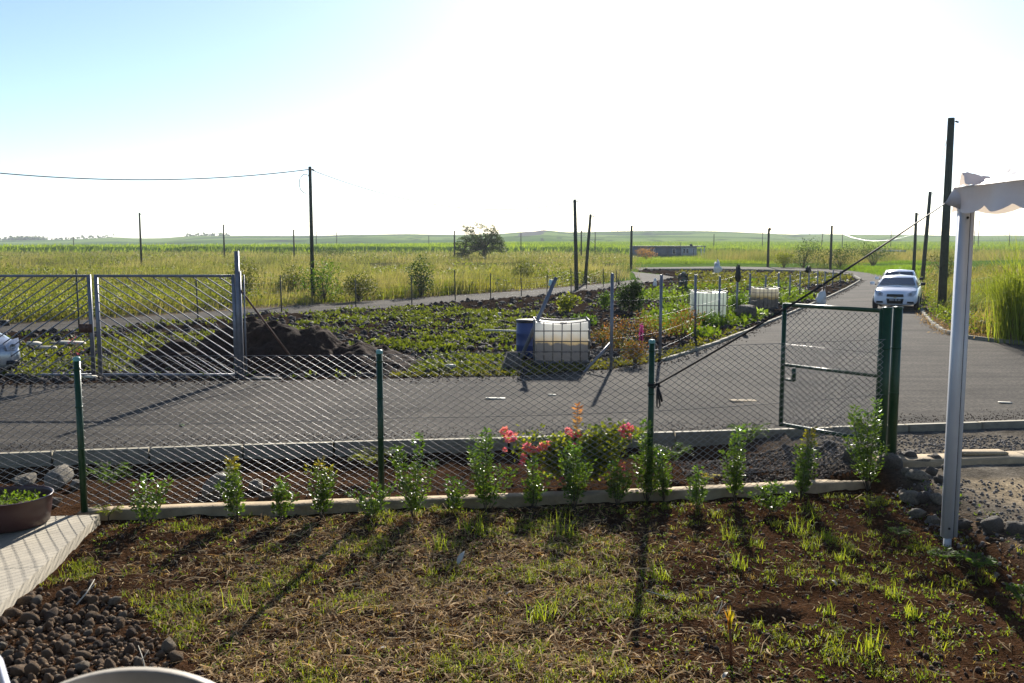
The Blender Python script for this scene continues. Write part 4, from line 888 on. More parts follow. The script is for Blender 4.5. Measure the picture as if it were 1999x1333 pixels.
tufts('dry_tufts', 'matted brownish dead grass patches in the garden bed', 'grass', gpts(1500, straw_d), 12, .06, .0045, (.16, .10, .05), (.36, .27, .15), (.5, 1.5))
# little broad leaved weeds
pos = gpts(2600, lambda x, y_: (.3+.7*sst(.45, .6, fbm(x*2, y_*2, 121, 2)))*peb_free(x, y_)); pp = np.repeat(pos, 5, 0)+rng.normal(size=(len(pos)*5, 3))*V(.014, .014, .006)+V(0, 0, .012); N = len(pp)
v, t, c = leaves(pp, rdir(N, .3), rng.uniform(.012, .03, N), .014, cmix((.06, .11, .015), (.19, .26, .03), rng.uniform(0, 1, N))); props(link(mesh('seedling_weeds', v, None, t, M_crop, c)), 'tiny round leaved weeds sprinkled over the bed', 'weeds', kind='stuff')
# separate tufts on the bare right side
TG = [(1440, 1112, 34, 'rounded grass tuft right of the long post shadow'), (1430, 1060, 28, 'grass tuft in the middle of the bed below the half way hedge plant'), (1560, 1042, 38, 'bushy grass tuft on the upper right soil'), (1478, 1070, 22, 'thin grass tuft right of a rounded one'), (1580, 1072, 26, 'spreading grass tuft below the bushy one'), (1610, 1058, 18, 'small upright tuft right of the bushy one'), (1700, 1285, 44, 'big open grass tuft at the lower right of the bed'), (1615, 1200, 24, 'thin light tuft right of the dug hole'), (1740, 1165, 28, 'creeping tuft near the strap shadow'), (1290, 1130, 36, 'wide tuft beside the post shadow'), (1640, 1095, 22, 'narrow tall tuft above the strap shadow'), (1780, 1205, 26, 'creeping tuft below the strap shadow'), (920, 1040, 44, 'tall bright tuft in the upper middle of the bed'), (860, 1075, 36, 'bright tuft left below the tall one'), (1100, 1050, 44, 'wide bright tuft below the bougainvillea'), (1060, 1210, 60, 'largest green tuft in the lower middle'), (470, 1190, 52, 'broad green tuft right of the bare brown patch')]
for x, y_, r, lb in TG:
    p = GP(x, y_); n = 36; root = None; rr_ = r/F*p[1]; pp = rng.normal(size=(n, 3))*V(rr_*.35, rr_*.35, 0); v, q, t, c = blades(pp-(0, 0, .005), rr_*rng.uniform(.7, 1.6, n), .0075, rng.uniform(.2, 1.25, n), rng.uniform(0, 6.28, n), cmix((.11, .17, .02), (.32, .36, .05), rng.uniform(0, 1, n)))
    o = props(link(mesh('grass_tuft', v, q, t, M_grass, c)), lb, 'grass tuft', 'grass tufts on the garden soil'); o.location = tuple(p)
# twigs, leaf litter
tw = [((150, 1190), (185, 1135), .007, 'forked dry twig standing among the pebbles'), ((285, 1322), (270, 1265), .005, 'dry forked stalk at the right rim of the pebbles'), ((1393, 1215), (1410, 1180), .005, 'short grey twig left of the palm seedling'), ((1262, 1160), (1315, 1172), .005, 'thin pale straw lying right of the post shadow')]
for (x0, y0), (x1, y1), r, lb in tw:
    a = GP(x0, y0); b = P(x1, y1, -.12 if abs(y1-y0) > 30 else -.2); m = MB().tube([V(0, 0, .01), (b-a)*.5+(.01, 0, .01), b-a+(0, 0, .02)], [r, r*.8, r*.5], 5); m.tube([(b-a)*.55, (b-a)*.7+(.05, .02, .04)], [r*.6, r*.3], 4)
    o = m.build('twig', M_debris, None, True); o.location = tuple(a); props(o, lb, 'twig')
def flatleaf(px, py, L, lb, ang, mat=M_debris, tilt=.5):
    p = GP(px, py); n = 9; s = np.linspace(0, 1, n); w = L*.17*np.sin(math.pi*s**.8); vs = []
    for i in range(n): vs += [(s[i]*L, -w[i], .02*math.sin(3*s[i])), (s[i]*L, 0, .02*math.sin(3*s[i])-.2*w[i]), (s[i]*L, w[i], .02*math.sin(3*s[i]))]
    vs = np.array(vs) @ Ry(-tilt).T @ Rz(ang).T; q = [[3*i+j, 3*i+j+1, 3*i+4+j, 3*i+3+j] for i in range(n-1) for j in range(2)]
    o = link(mesh('dry_leaf', vs, q, None, mat, smooth=True)); o.location = (p[0], p[1], p[2]+.01); props(o, lb, 'leaf')
flatleaf(893, 1105, .17, 'large pale dry leaf standing tilted in the middle of the bed', 1.1, tilt=.6); flatleaf(1634, 1150, .08, 'small white dry leaf on the right side soil', 2.0, tilt=.3); flatleaf(985, 1168, .09, 'short pale leaf scrap in the middle right straw', .5, tilt=.2)
flatleaf(1395, 1173, .06, 'tiny white leaf scrap above the palm seedling', .3, tilt=.2); flatleaf(735, 1275, .09, 'curled pale leaf in the lower left straw', .2, tilt=.2); flatleaf(1410, 1330, .08, 'whitish scrap at the bottom edge below the palm seedling', .8, tilt=.3)
# ---------------------------------------------------------------- water tanks, drum
def tank(px, py, w, dp, h, label, mat, dent, y=None, nv=7, nh=4, rz=0, cagez=0):
    p = P(px, py, 0); root = thing('water_tank', label, 'water tank', (p[0], p[1]+dp/2, .04), group='caged plastic water tanks', rz=rz); n = 15
    s, t = np.meshgrid(np.linspace(-1, 1, n), np.linspace(0, 1, n)); m = MB()
    def wall(fx):
        vs = np.array([fx(a, b) for a, b in zip(s.ravel(), t.ravel())]); id_ = np.arange(n*n).reshape(n, n); m.add(vs, np.stack([id_[:-1, :-1], id_[:-1, 1:], id_[1:, 1:], id_[1:, :-1]], -1).reshape(-1, 4))
    W2, D2 = w/2-.03, dp/2-.03
    top = lambda a, b: h-.04-dent*(1-a*a)*(1-.3*b*b)
    bul = lambda a, b: .02*(1-a*a)*math.sin(math.pi*b)
    wall(lambda a, b: (a*W2, -D2-bul(a, b), .1+(top(a, -1)-.1)*b)); wall(lambda a, b: (-a*W2, D2+bul(a, b), .1+(top(a, 1)-.1)*b))
    wall(lambda a, b: (W2+bul(a, b), a*D2, .1+(top(1, a)-.1)*b)); wall(lambda a, b: (-W2-bul(a, b), -a*D2, .1+(top(1, a)-.1)*b)); wall(lambda a, b: (a*W2, (2*b-1)*D2, top(a, 2*b-1)))
    m.build('plastic_bladder', mat, root, True)
    m = MB(); 
    W1, D1 = w/2, dp/2
    bend = lambda a: -dent*.85*(1-a*a)
    for k in range(nv):
        a = -1+2*k/(nv-1)
        for sg in (-1, 1): o = MB().tube([(a*W1+random.uniform(-.01, .01), sg*D1, .05), (a*W1, sg*D1, h+bend(a))], .011, 6); o.build('cage_bar', M_cage, root, True)
    for k in range(1, 5):
        a = -1+2*k/5
        for sg in (-1, 1): MB().tube([(sg*W1, a*D1, .05), (sg*W1, a*D1, h)], .008, 6).build('cage_bar', M_cage, root, True)
    for k in range(nh+1):
        z = .06+(h-.06)*k/nh; f = bend if k == nh else (lambda a: 0); pts = [(a*W1, -D1, z+f(a)) for a in np.linspace(-1, 1, 9)]+[(W1, a*D1, z) for a in np.linspace(-1, 1, 3)[1:]]+[(a*W1, D1, z+f(a)) for a in np.linspace(1, -1, 9)[1:]]+[(-W1, a*D1, z) for a in np.linspace(1, -1, 3)[1:]]
        MB().tube(pts, .011, 6).build('cage_ring', M_cage, root, True)
    MB().box((0, 0, .045), (w, dp, .07)).build('base', M_cage, root); MB().lathe([(.075, 0), (.075, .04), (0, .045)], (.05, -.1, top(0, 0)+.0), 16).build('lid', M_dark, root)
    return root
tank(1097, 716, 1.2, .95, .98, 'stained caged water tank with sagging top, nearest the road beside the blue drum', M_tankA, .07)
tank(1387, 630, 1.1, 1.0, 1.02, 'clean pale green white caged water tank in the middle of the plot', M_tankB, .03, nv=9, nh=2)
tank(1498, 606, .95, 1.0, .86, 'smallest looking caged tank with yellow stained top, farthest right', M_tankC, .02)
p = P(1028, 702, 0); dr = thing('drum', 'blue plastic drum standing left of the stained water tank', 'drum', (p[0]+.05, p[1]+.45, 0))
MB().lathe([(0, 0), (.27, 0), (.29, .04), (.29, .28), (.30, .3), (.29, .32), (.29, .56), (.30, .58), (.29, .6), (.28, .84), (.25, .88), (0, .88)], n=28).build('drum_body', M_blue, dr, True); MB().lathe([(.30, .84), (.305, .86), (.30, .895), (0, .9)], n=28).build('drum_lid', M_dark, dr, True)
# leaning post and block
a = P(1013, 708, 0); b = WD(1086, 541, a[1]+.1); lp = thing('leaning_post', 'thick grey metal post leaning against the blue drum with a bottle at its top', 'post', a)
m = MB(); d_ = b-a; m.tube([d_*0, d_], .058, 4); m.build('post_tube', M_steel, lp); MB().tube([V(-.09, .02, 0)+d_*.97, V(-.10, .02, -.14)+d_*.97], [.05, .055], 10).build('bottle', solid('pale_bottle', (.45, .62, .60), .2), lp)
a = P(1000, 725, 0); o = MB().box((0, 0, .18), (.46, .35, .40), Rz(.2), taper=.45).build('concrete_footing', M_rock, None); o.location = tuple(a+(0, .3, 0)); props(o, 'dark broken concrete footing at the foot of the leaning post', 'concrete block')
# ---------------------------------------------------------------- plot fences
def wire_fence(name, label, posts, r, nwire, mat=M_steel, brace=None, vstep=None):
    """posts: (px base, py base, py top)"""
    p0 = P(posts[0][0], posts[0][1], 0); f = thing(name, label, 'fence', p0); tops = []
    for x, y_, tp_ in posts:
        p = P(x, y_, 0); z = WD(x, tp_, p[1])[2]; tops.append((p, z)); dx = random.uniform(-.03, .03)
        MB().tube([p-p0+(0, 0, -.2), p-p0+(dx, 0, z)], r, 8).build('post', mat, f, True)
    for (a, za), (b, zb) in zip(tops[:-1], tops[1:]):
        for k in range(nwire):
            s = (k+.6)/nwire; q0 = a-p0+(0, 0, za*s); q1 = b-p0+(0, 0, zb*s); MB().tube([q0, (q0+q1)/2-(0, 0, .02), q1], .0022+.00003*a[1], 4, False).build('wire', M_wire, f)
        if vstep:
            L = np.linalg.norm(b-a); n_ = int(L/vstep); s = (np.arange(1, n_)/n_)[:, None]
            if n_ > 1: A_ = (a-p0)+(b-a)*s; B_ = A_+V(0, 0, 1)*(za*.95+(zb-za)*.95*s); v, q = segs(A_, B_, .0015, 3); props(link(mesh('upright_wires', v, q, None, M_wire), f), kind='stuff')
    if brace: MB().tube([x for x in brace(p0)], r*.8, 8).build('brace', mat, f, True)
    return f
def br(p0): a = P(1192, 721, 0); return [a-p0+V(0, 0, WD(0, 668, a[1])[2]), P(1140, 727, 0)-p0]
wire_fence('plot_fence', 'grey metal fence posts with thin wires along the branch road side of the plot',
           [(1193, 721, 533), (1288, 700, 536), (1357, 662, 536), (1403, 632, 539), (1437, 622, 530), (1463, 614, 533), (1493, 602, 537), (1518, 594, 533), (1541, 586, 535), (1561, 579, 530), (1578, 573, 531), (1595, 568, 528), (1610, 563, 529), (1625, 558, 527), (1640, 553, 528)], .036, 5, brace=br)
wire_fence('road_fence', 'thin post and wire fence along the back road behind the vegetable plot',
           [(-60, 668, 560), (155, 648, 527), (387, 626, 537), (550, 609, 537), (695, 602, 543), (804, 597, 538), (889, 592, 527), (958, 585, 533), (1018, 578, 542), (1068, 574, 538), (1115, 569, 524), (1145, 563, 537), (1178, 560, 524), (1203, 557, 528)], .026, 7, M_pole, vstep=.3)
N = 2600; s_ = rng.uniform(-9, 9, N); a = s_; b = kerb_y(a)+np.abs(rng.normal(0, .35, N))+.12; pts = np.stack([a, b, np.full(N, .004)], 1); q_ = resample(plot_front, .05); qi = rng.integers(0, len(q_), 2600); q_ = np.array(q_)[qi]; pts2 = np.column_stack([q_+rng.normal(size=q_.shape)*V(.12, .25), np.full(2600, .004)]); pts2[:, 1] -= .15
pebble_mass('road_grit', 'loose grit and soil crumbs along both edges of the asphalt', 'grit', np.concatenate([pts, pts2]), np.concatenate([rng.uniform(.004, .012, N), rng.uniform(.008, .03, 2600)]), M_clod)
# ---------------------------------------------------------------- utility poles
PO = [(605, 325, 590, .085, 'tall dark utility pole nearest on the left, beside the back road, carrying two wires'), (1857, 230, 615, .145, 'thickest and tallest utility pole, left of the white tent pole'),
 (1816, 374, 556, .12, 'second leaning pole in the row behind the tallest one'), (1789, 415, 546, .11, 'third pole in the right row, just right of the white cars'),
 (1624, 440, 526, .12, 'slim pole at the far road left of the white cars'), (1606, 455, 496, .11, 'short far pole left of the slim one at the far road'), (1645, 455, 497, .10, 'short far pole right of the slim one at the far road'),
 (1501, 446, 521, .13, 'pole at the far road with a lump on its top'), (1489, 452, 495, .10, 'thin far pole just left of the lump topped pole'), (1740, 450, 489, .10, 'far pole above the white cars'),
 (1394, 457, 481, .12, 'far pole in the cane field right of the low building'), (1233, 440, 527, .12, 'pole at the left end of the low building'), (1122, 389, 566, .105, 'tall pole right of the windswept tree, left of a leaning pair'),
 (1153, 418, 554, .10, 'tall pole leaning right of its neighbour beside the back road'), (1135, 450, 509, .11, 'thin far pole between the leaning pair'), (1162, 452, 499, .10, 'far pole just right of the leaning pair'),
 (1017, 455, 495, .11, 'far pole right of the windswept tree'), (887, 450, 509, .11, 'pole touching the left side of the windswept tree'), (837, 460, 485, .11, 'far short pole left of the windswept tree'),
 (657, 453, 491, .11, 'second far pole right of the nearest left pole'), (617, 452, 493, .11, 'far pole right behind the nearest left pole'), (573, 448, 507, .12, 'far pole left of the nearest left pole'),
 (436, 438, 509, .12, 'mid distance pole above the right leaf of the grey gate'), (272, 415, 531, .09, 'tall pole rising above the left part of the grey gate'), (143, 462, 493, .11, 'faint far pole at the far left'),
 (1912, 430, 480, .11, 'far pole right of the tent pole, taller of two'), (1903, 448, 480, .09, 'thin far pole touching the taller one right of the tent pole'), (1972, 443, 480, .10, 'far pole above the tall grass at the right edge')]
# tops fix the x position: the poles stand upright
TOPS = []
for i, (x, t_, b_, r, lb) in enumerate(PO):
    z0 = 0; d = CZ*F/(b_-HOR)
    for k in range(6): z0 = hz((x-1000)/F*d, d); d = min(260, (CZ-z0)*F/(b_-HOR))
    top = WD(x, t_, d); p = top.copy(); p[2] = z0
    q = thing('utility_pole', lb, 'pole', p, group='wooden utility poles')
    lean = {2: .25, 13: .35, 12: -.15, 5: .3}.get(i, 0); h = top[2]-z0
    MB().tube([(-lean*.0, 0, -.3), (0, 0, h)] if not lean else [(-lean, 0, -.3), (0, 0, h)], [r*1.12, r*.85], 10).build('pole_shaft', M_pole, q, True)
    MB().tube([(r, -.02, h-.12), (r+.12, -.02, h-.16)], .02+r*.1, 6).build('wire_bracket', M_dark, q)
    if i == 0:
        MB().tube([(-.02+.45*math.cos(a)*.6-.2, 0, h-.75+.42*math.sin(a)) for a in np.linspace(.6, 5, 14)], .018, 5).build('cable_loop', M_dark, q)
    if i == 7: MB().tube([(0, 0, h-.25), (.12, 0, h), (.05, 0, h+.1)], [.12, .16, .05], 6).build('top_fitting', M_dark, q)
    TOPS.append(V(p[0], p[1], top[2]-.12))
def cable(a, b, sag, lb, r=.012, mat=M_wire):
    a = np.array(a); b = np.array(b); L = b-a; pts = [L*s-V(0, 0, 4*sag*s*(1-s)) for s in np.linspace(0, 1, 36)]; o = MB().tube(pts, r, 5, False).build('overhead_wire', mat, None, True); o.location = tuple(a); props(o, lb, 'wire', 'overhead wires between the poles')
c0 = WD(-350, 290, 34); cable(c0, TOPS[0], .75, 'thick overhead wire running out of the frame to the left from the nearest left pole', .022)
cable(TOPS[0], TOPS[12], 1.0, 'overhead wire sagging right from the nearest left pole towards the leaning pair', .02)
cable(TOPS[1], TOPS[2], .35, 'overhead wire from the tallest right pole down to the next pole', .012); cable(TOPS[2], TOPS[3], .3, 'overhead wire between the second and third right poles', .010)
M_shw = solid('painted_sunlit_wire', (.7, .7, .66), .35, metal=.5)  # pale colour paints the sun's shine onto these wires
cable(WD(1128, 440, 160), TOPS[15]-(0, 0, 2.3), .4, 'shining wire descending behind the leaning pair of poles', .035, M_shw); cable(TOPS[6], WD(1790, 455, 170), 1.6, 'shining sagging wire right of the slim pole at the far road', .03, M_shw)
cable(WD(1505, 452, 140), WD(1600, 466, 170), .6, 'pale wire sagging right of the lump topped pole', .022, M_shw); cable(WD(-80, 442, 190), TOPS[24], .8, 'faint wire reaching the far left pole', .03)
cable(TOPS[21], WD(470, 462, 150), .6, 'pale wire left of the far pole near the nearest left pole', .02, M_shw)
# ---------------------------------------------------------------- tree
p = P(940, 507, 0); d = p[1]; root = thing('tree', 'windswept dark tree standing alone in the meadow', 'tree', (p[0], p[1], 0)); m = MB(); s_ = d/F
m.tube([(.6, 0, -.2), (.3, 0, 1.2), (1.0, 0, 2.6)], [.3, .22, .15], 8); m.tube([(-2.4, .2, -.2), (-2.6, 0, 1.2), (-2.2, 0, 2.4)], [.22, .15, .1], 7)
Pn = []; 
br_ = [(-50+x*1, y_) for x, y_ in []]
blobs = [(893, 480, 9), (905, 470, 11), (900, 492, 9), (915, 485, 13), (918, 460, 12), (930, 472, 15), (945, 466, 14), (955, 478, 16), (965, 464, 12), (972, 478, 14), (980, 486, 9), (958, 455, 9), (948, 447, 6), (938, 441, 6), (929, 437, 3.5), (908, 446, 7), (920, 447, 7), (962, 444, 6), (966, 455, 8), (940, 490, 10), (900, 500, 8), (908, 497, 9), (930, 480, 12), (975, 470, 9), (950, 490, 8)]
C_ = np.array([WD(x, y_, d)-(p[0], p[1], 0) for x, y_, r in blobs]); R2 = np.array([r*s_ for *_, r in blobs]); n = 9500; wts = R2**2; id_ = rng.choice(len(blobs), n, p=wts/wts.sum()); C_[:, 1] += rng.uniform(-1.6, 1.6, len(blobs))
dd = rdir(n); pos = C_[id_]+dd*(R2[id_]*rng.uniform(.3, 1.08, n))[:, None]*V(1, 1.3, .85)
v, t, c = leaves(pos, dd+V(.6, 0, -.1), rng.uniform(.13, .26, n), .13, cmix((.016, .03, .014), (.05, .075, .03), rng.uniform(0, 1, n))); link(mesh('crown', v, None, t, M_crop, c), root)
for c_ in C_[::2]: m.tube([(.6, 0, 1.8), (c_+V(.6, 0, 1.8))/2, c_], [.09, .06, .02], 5, False)
m.build('trunk', M_bark, root)
# ---------------------------------------------------------------- grass fields
def field_pts(N, reg, ok=None, dmax=260, zf=hz):
    xs_ = [q[0] for q in reg]; ys_ = [q[1] for q in reg]; out = []; it = 0
    while len(out) < N and it < 100:
        it += 1; u = rng.uniform(min(xs_), max(xs_), 8000); v = rng.uniform(min(ys_), max(ys_), 8000); k = inpoly(u, v, reg); u = u[k]; v = v[k]; d = CZ*F/(v-HOR)
        d = np.where(d > 95, (CZ+.6)*F/(v-HOR), d); x = (u-1000)/F*d; k = ~inpoly(x, d, ROAD) & ~inpoly(x, d, BACK) & (d < dmax)
        if ok is not None: k &= ok(x, d)
        out += list(zip(x[k], d[k]))
    a = np.array(out[:N]); return np.column_stack([a, height(a[:, 0], a[:, 1])])
def clump_field(name, label, pos, nb, h, w, c1_, c2_, spread, lean=(.05, .6), scale=60., cs=17, mat=None, dark=None):
    sc = 1+pos[:, 1]/scale; N0 = len(pos); pp = np.repeat(pos, nb, 0); N = len(pp); s = np.repeat(sc, nb); pp = pp+rng.normal(size=(N, 3))*V(1, 1, 0)*(spread*s)[:, None]
    hm = np.repeat((.35+1.25*sst(.25, .7, fbm(pos[:, 0]/3, pos[:, 1]/6, cs+3, 4)))*rng.uniform(.75, 1.25, N0), nb); hs = h*rng.uniform(.55, 1.15, N)*hm; tn = np.clip(sst(.3, .7, np.repeat(fbm(pos[:, 0]/4.5, pos[:, 1]/9, cs, 4), nb))*.8+rng.uniform(-.1, .3, N), 0, 1)
    cc_ = cmix(c1_, c2_, tn)*rng.uniform(.65, 1.3, N)[:, None]; v, q, t, c = blades(pp, hs, w*s*rng.uniform(.6, 1.3, N), rng.uniform(*lean, N), rng.normal(.3, 1.2, N), cc_, tipcol=cc_*1.35); return props(link(mesh(name, v, q, t, mat or M_grass, c)), label, 'grass', kind='stuff')
def off_road(x, y_): return np.minimum(pdist(x, y_, back_far), pdist(x, y_, right_edge)) > .9
mreg = [(-150, 488), (400, 488), (800, 488), (1235, 491), (1232, 530), (1236, 543), (1180, 553), (1000, 568), (700, 588), (500, 601), (470, 566), (0, 560), (-150, 560)]
pos = field_pts(25000, mreg, lambda x, y_: off_road(x, y_) & (rng.uniform(0, 1, len(x)) < .25+.75*sst(.5, 3.5, pdist(x, y_, back_far))))
clump_field('meadow_grass', 'tall straw coloured and green meadow grass beyond the back road on the left', pos, 8, .75, .014, (.25, .22, .14), (.12, .135, .055), .26, (.08, .95))
pos = field_pts(5500, mreg, lambda x, y_: off_road(x, y_) & (rng.uniform(0, 1, len(x)) < sst(.48, .6, fbm(x/4, y_/6, 141, 3)))); pp = np.repeat(pos, 6, 0); N = len(pp); sc_ = (1+pp[:, 1]/90)[:, None]; pp = pp+rng.normal(size=(N, 3))*V(.25, .25, .0)*sc_; pp[:, 2] += rng.uniform(.1, .75, N)
v, t, c = leaves(pp, rdir(N, .2), rng.uniform(.07, .15, N)*sc_[:, 0], .07*sc_[:, 0], cmix((.06, .08, .02), (.16, .18, .04), rng.uniform(0, 1, N))); props(link(mesh('meadow_weeds', v, None, t, M_crop, c)), 'broad leaved weeds standing among the meadow grass on the left', 'weeds', kind='stuff')
pos = field_pts(5200, [(-150, 535), (480, 530), (480, 603), (0, 634), (-150, 644)], off_road)
clump_field('verge_weeds', 'bright green weeds beside the back road behind the grey gates', pos, 3, .55, .016, (.10, .11, .03), (.24, .21, .09), .3, (.2, 1.4))
pp = np.repeat(pos, 9, 0); N = len(pp); pp = pp+rng.normal(size=(N, 3))*V(.22, .22, 0); pp[:, 2] += rng.uniform(.05, .75, N)*(.4+.9*fbm(pp[:, 0]/2, pp[:, 1]/3, 151, 3))
v, t, c = leaves(pp, rdir(N, .1), rng.uniform(.06, .15, N), .07, cmix((.06, .09, .015), (.22, .22, .04), rng.uniform(0, 1, N))); props(link(mesh('roadside_weeds', v, None, t, M_crop, c)), 'leafy yellow green weeds seen through the bars of the grey gates', 'weeds', kind='stuff')
pos = field_pts(1500, [(480, 570), (700, 560), (1000, 548), (1180, 540), (1180, 553), (1000, 568), (700, 588), (480, 603)], off_road)
clump_field('verge_grass', 'yellow green grass along the far side of the back road', pos, 9, .6, .02, (.12, .16, .025), (.24, .22, .05), .25, (.1, .9))
# far side field right of building and behind far road
pos = field_pts(6500, [(1380, 490), (2150, 487), (2150, 502), (1990, 506), (1800, 516), (1650, 524), (1480, 521), (1380, 514)])
clump_field('far_meadow', 'tan and green rough grass behind the far road', pos, 8, 1.3, .012, (.24, .20, .11), (.10, .13, .045), .3)
pos = field_pts(6500, [(1245, 499), (1500, 499), (1500, 523), (1245, 524)]); clump_field('short_grass', 'bright short grass in front of the low building', pos, 7, .35, .014, (.10, .16, .02), (.19, .24, .04), .3)
pos = field_pts(3500, [(1640, 523), (1800, 517), (1800, 545), (1765, 545), (1700, 531)]); clump_field('lawn_grass', 'bright green low grass behind the white cars', pos, 7, .28, .014, (.09, .17, .02), (.16, .24, .03), .2)
# right verge
def vr(x, y_): return (x > np.interp(y_, [p_[1] for p_ in right_edge[1:10]], [p_[0] for p_ in right_edge[1:10]])+.35)
vreg = [(1795, 520), (2150, 510), (2150, 690), (1999, 668), (1845, 645), (1805, 610), (1780, 560)]
pos = field_pts(3600, vreg, lambda x, y_: vr(x, y_) & (pdist(x, y_, right_edge) > 1.0), 110); clump_field('verge_growth', 'mixed green and dry verge grass around the nearest right pole', pos, 10, .5, .018, (.09, .12, .03), (.24, .19, .09), .16, (.1, 1.0), scale=40)
pos = field_pts(2300, vreg, vr, 60); pp = np.repeat(pos, 10, 0); N = len(pp); pp = pp+rng.normal(size=(N, 3))*V(.25, .25, 0)+np.column_stack([np.zeros(N), np.zeros(N), rng.uniform(.05, .55, N)])
v, t, c = leaves(pp, rdir(N, .2), rng.uniform(.05, .13, N), .05, cmix((.05, .09, .015), (.17, .20, .03), rng.uniform(0, 1, N))); props(link(mesh('verge_weeds', v, None, t, M_crop, c)), 'broad leaved weeds on the right verge under the poles', 'weeds', kind='stuff')
pos = field_pts(1600, [(1790, 600), (1850, 640), (2150, 650), (2150, 690), (1999, 672), (1845, 652), (1810, 632)], None, 60); pp = np.repeat(pos, 8, 0)+rng.normal(size=(len(pos)*8, 3))*V(.15, .15, .03); pp[:, 2] = np.abs(pp[:, 2])+.01; N = len(pp)
v, t, c = leaves(pp, rdir(N, -.2), rng.uniform(.06, .16, N), .025, cmix((.14, .10, .06), (.34, .28, .18), rng.uniform(0, 1, N))); props(link(mesh('cut_grass', v, None, t, M_dry, c)), 'cut dry stalks lying at the kerb on the right', 'cuttings', kind='stuff')
def tallgrass(px, py, lb, H=2.7, n=900, spread=.45, hue=0):
    p = P(px, py, 0); root = thing('tall_grass_clump', lb, 'grass clump', p, group='tall grass clumps on the right verge'); pp = rng.normal(size=(n, 3))*V(spread*.5, spread*.5, 0); a = rng.normal(math.pi if px < 1990 else 2.6, 1.3, n)
    v, q, t, c = blades(pp, H*rng.uniform(.55, 1.1, n), rng.uniform(.014, .026, n), rng.uniform(.12, 1.0, n), a, cmix((.09, .13, .02), (.28, .32, .06), rng.uniform(0, 1, n)), .75); link(mesh('blades', v, q, t, M_grass, c), root)
    m = 60; pp = rng.normal(size=(m, 3))*V(spread*.35, spread*.35, 0); v, q, t, c = blades(pp, H*.3, .025, rng.uniform(0, .25, m), rng.uniform(0, 6, m), (.14, .11, .07)); link(mesh('dark_stalks', v, q, t, M_dry, c), root)
tallgrass(1978, 668, 'biggest fountain of tall grass at the right edge, leaning left', 3.1, 420, .45); tallgrass(2060, 672, 'tall grass clump mostly outside the right edge', 2.8, 200, .4); tallgrass(1945, 600, 'greener grass clump behind the biggest one', 1.7, 260, .8); tallgrass(1890, 575, 'grass clump right behind the tent pole', 1.2, 220, .8)
# cane field
n1_, n2_ = 150, 260; yy = 222*np.exp(np.linspace(0, math.log(640/222), n1_)); s = np.linspace(-1, 1, n2_); Yc, Sx = np.meshgrid(yy, s, indexing='ij'); Xc = Sx*.75*Yc; Yc2 = Yc+(fbm(Xc/25, Yc/30, 131)-.5)*12*(1-sst(222, 300, Yc)); rise = sst(222, 226, Yc); Zc = height(Xc, Yc2)+1.75*rise+(fbm(Xc/2.5, Yc/4, 132, 3)-.5)*.9*rise+(fbm(Xc/60, Yc/60, 133)-.5)*.6*rise
Zc[0] -= 1.0; Cc = cmix((.12, .20, .02), (.21, .30, .035), fbm(Xc/20, Yc/40, 134, 4).ravel()); id_ = np.arange(n1_*n2_).reshape(n1_, n2_)
props(link(mesh('cane_field', np.stack([Xc, Yc2, Zc], -1), np.stack([id_[:-1, :-1], id_[:-1, 1:], id_[1:, 1:], id_[1:, :-1]], -1).reshape(-1, 4), None, M_ter, Cc, True)), 'wide bright green sugar cane field reaching to the hills', 'cane field', kind='stuff')
N = 26000; yv = 221+rng.uniform(0, 1, N)**2.2*300; xv = rng.uniform(-.72, .72, N)*yv; yv2 = yv+(fbm(xv/25, yv/30, 131)-.5)*12*(1-sst(222, 300, yv)); pos = np.column_stack([xv, yv2, height(xv, yv2)+1.3*sst(221, 226, yv)]); 
v, q, t, c = blades(pos, rng.uniform(.7, 1.5, N), .12*(1+yv/500), rng.uniform(.1, .9, N), rng.normal(.3, 1, N), cmix((.11, .17, .02), (.24, .32, .04), np.clip(fbm(xv/12, yv/30, 135, 3)+rng.uniform(-.3, .3, N), 0, 1))); props(link(mesh('cane_leaves', v, q, t, M_grass, c)), 'leaves of the sugar cane standing above the field', 'cane', kind='stuff')
# far treeline left
N = 900; uu = np.concatenate([rng.uniform(22, 90, 600), rng.uniform(-100, 230, 200), rng.uniform(365, 450, 100)]); dd_ = 1290; xx = (uu-1000)/F*dd_; zz0 = height(xx, np.full(N, dd_)); pos = np.column_stack([xx, rng.normal(dd_, 6, N), zz0+rng.uniform(0, 1, N)*np.where(uu < 91, 5, 2.0)])
v, t, c = leaves(pos, rdir(N), 4.5, 4, cmix((.03, .05, .03), (.05, .08, .045), rng.uniform(0, 1, N))); props(link(mesh('far_wood', v, None, t, M_crop, c)), 'bluish distant line of trees on the far left ridge', 'wood', kind='stuff')
# distant blue hill
hu = np.linspace(1480, 1760, 60); prof = 461-6.0*np.exp(-((hu-1585)/45)**2)-1.6*np.exp(-((hu-1655)/30)**2); vs = []; D3 = 2600
for k, (dy, f) in enumerate([(0, 0.), (250, 1.), (600, .0)]):
    for a, b in zip(hu, prof): q = WD(a, b, D3+dy); vs.append((q[0], q[1], q[2] if f else -20))
id_ = np.arange(180).reshape(3, 60); M_hill = solid('far_hill', (.05, .10, .075), .95, var=.2, scale=.01)
props(link(mesh('distant_hill', vs, np.stack([id_[:-1, :-1], id_[:-1, 1:], id_[1:, 1:], id_[1:, :-1]], -1).reshape(-1, 4), None, M_hill, smooth=True)), kind='structure')
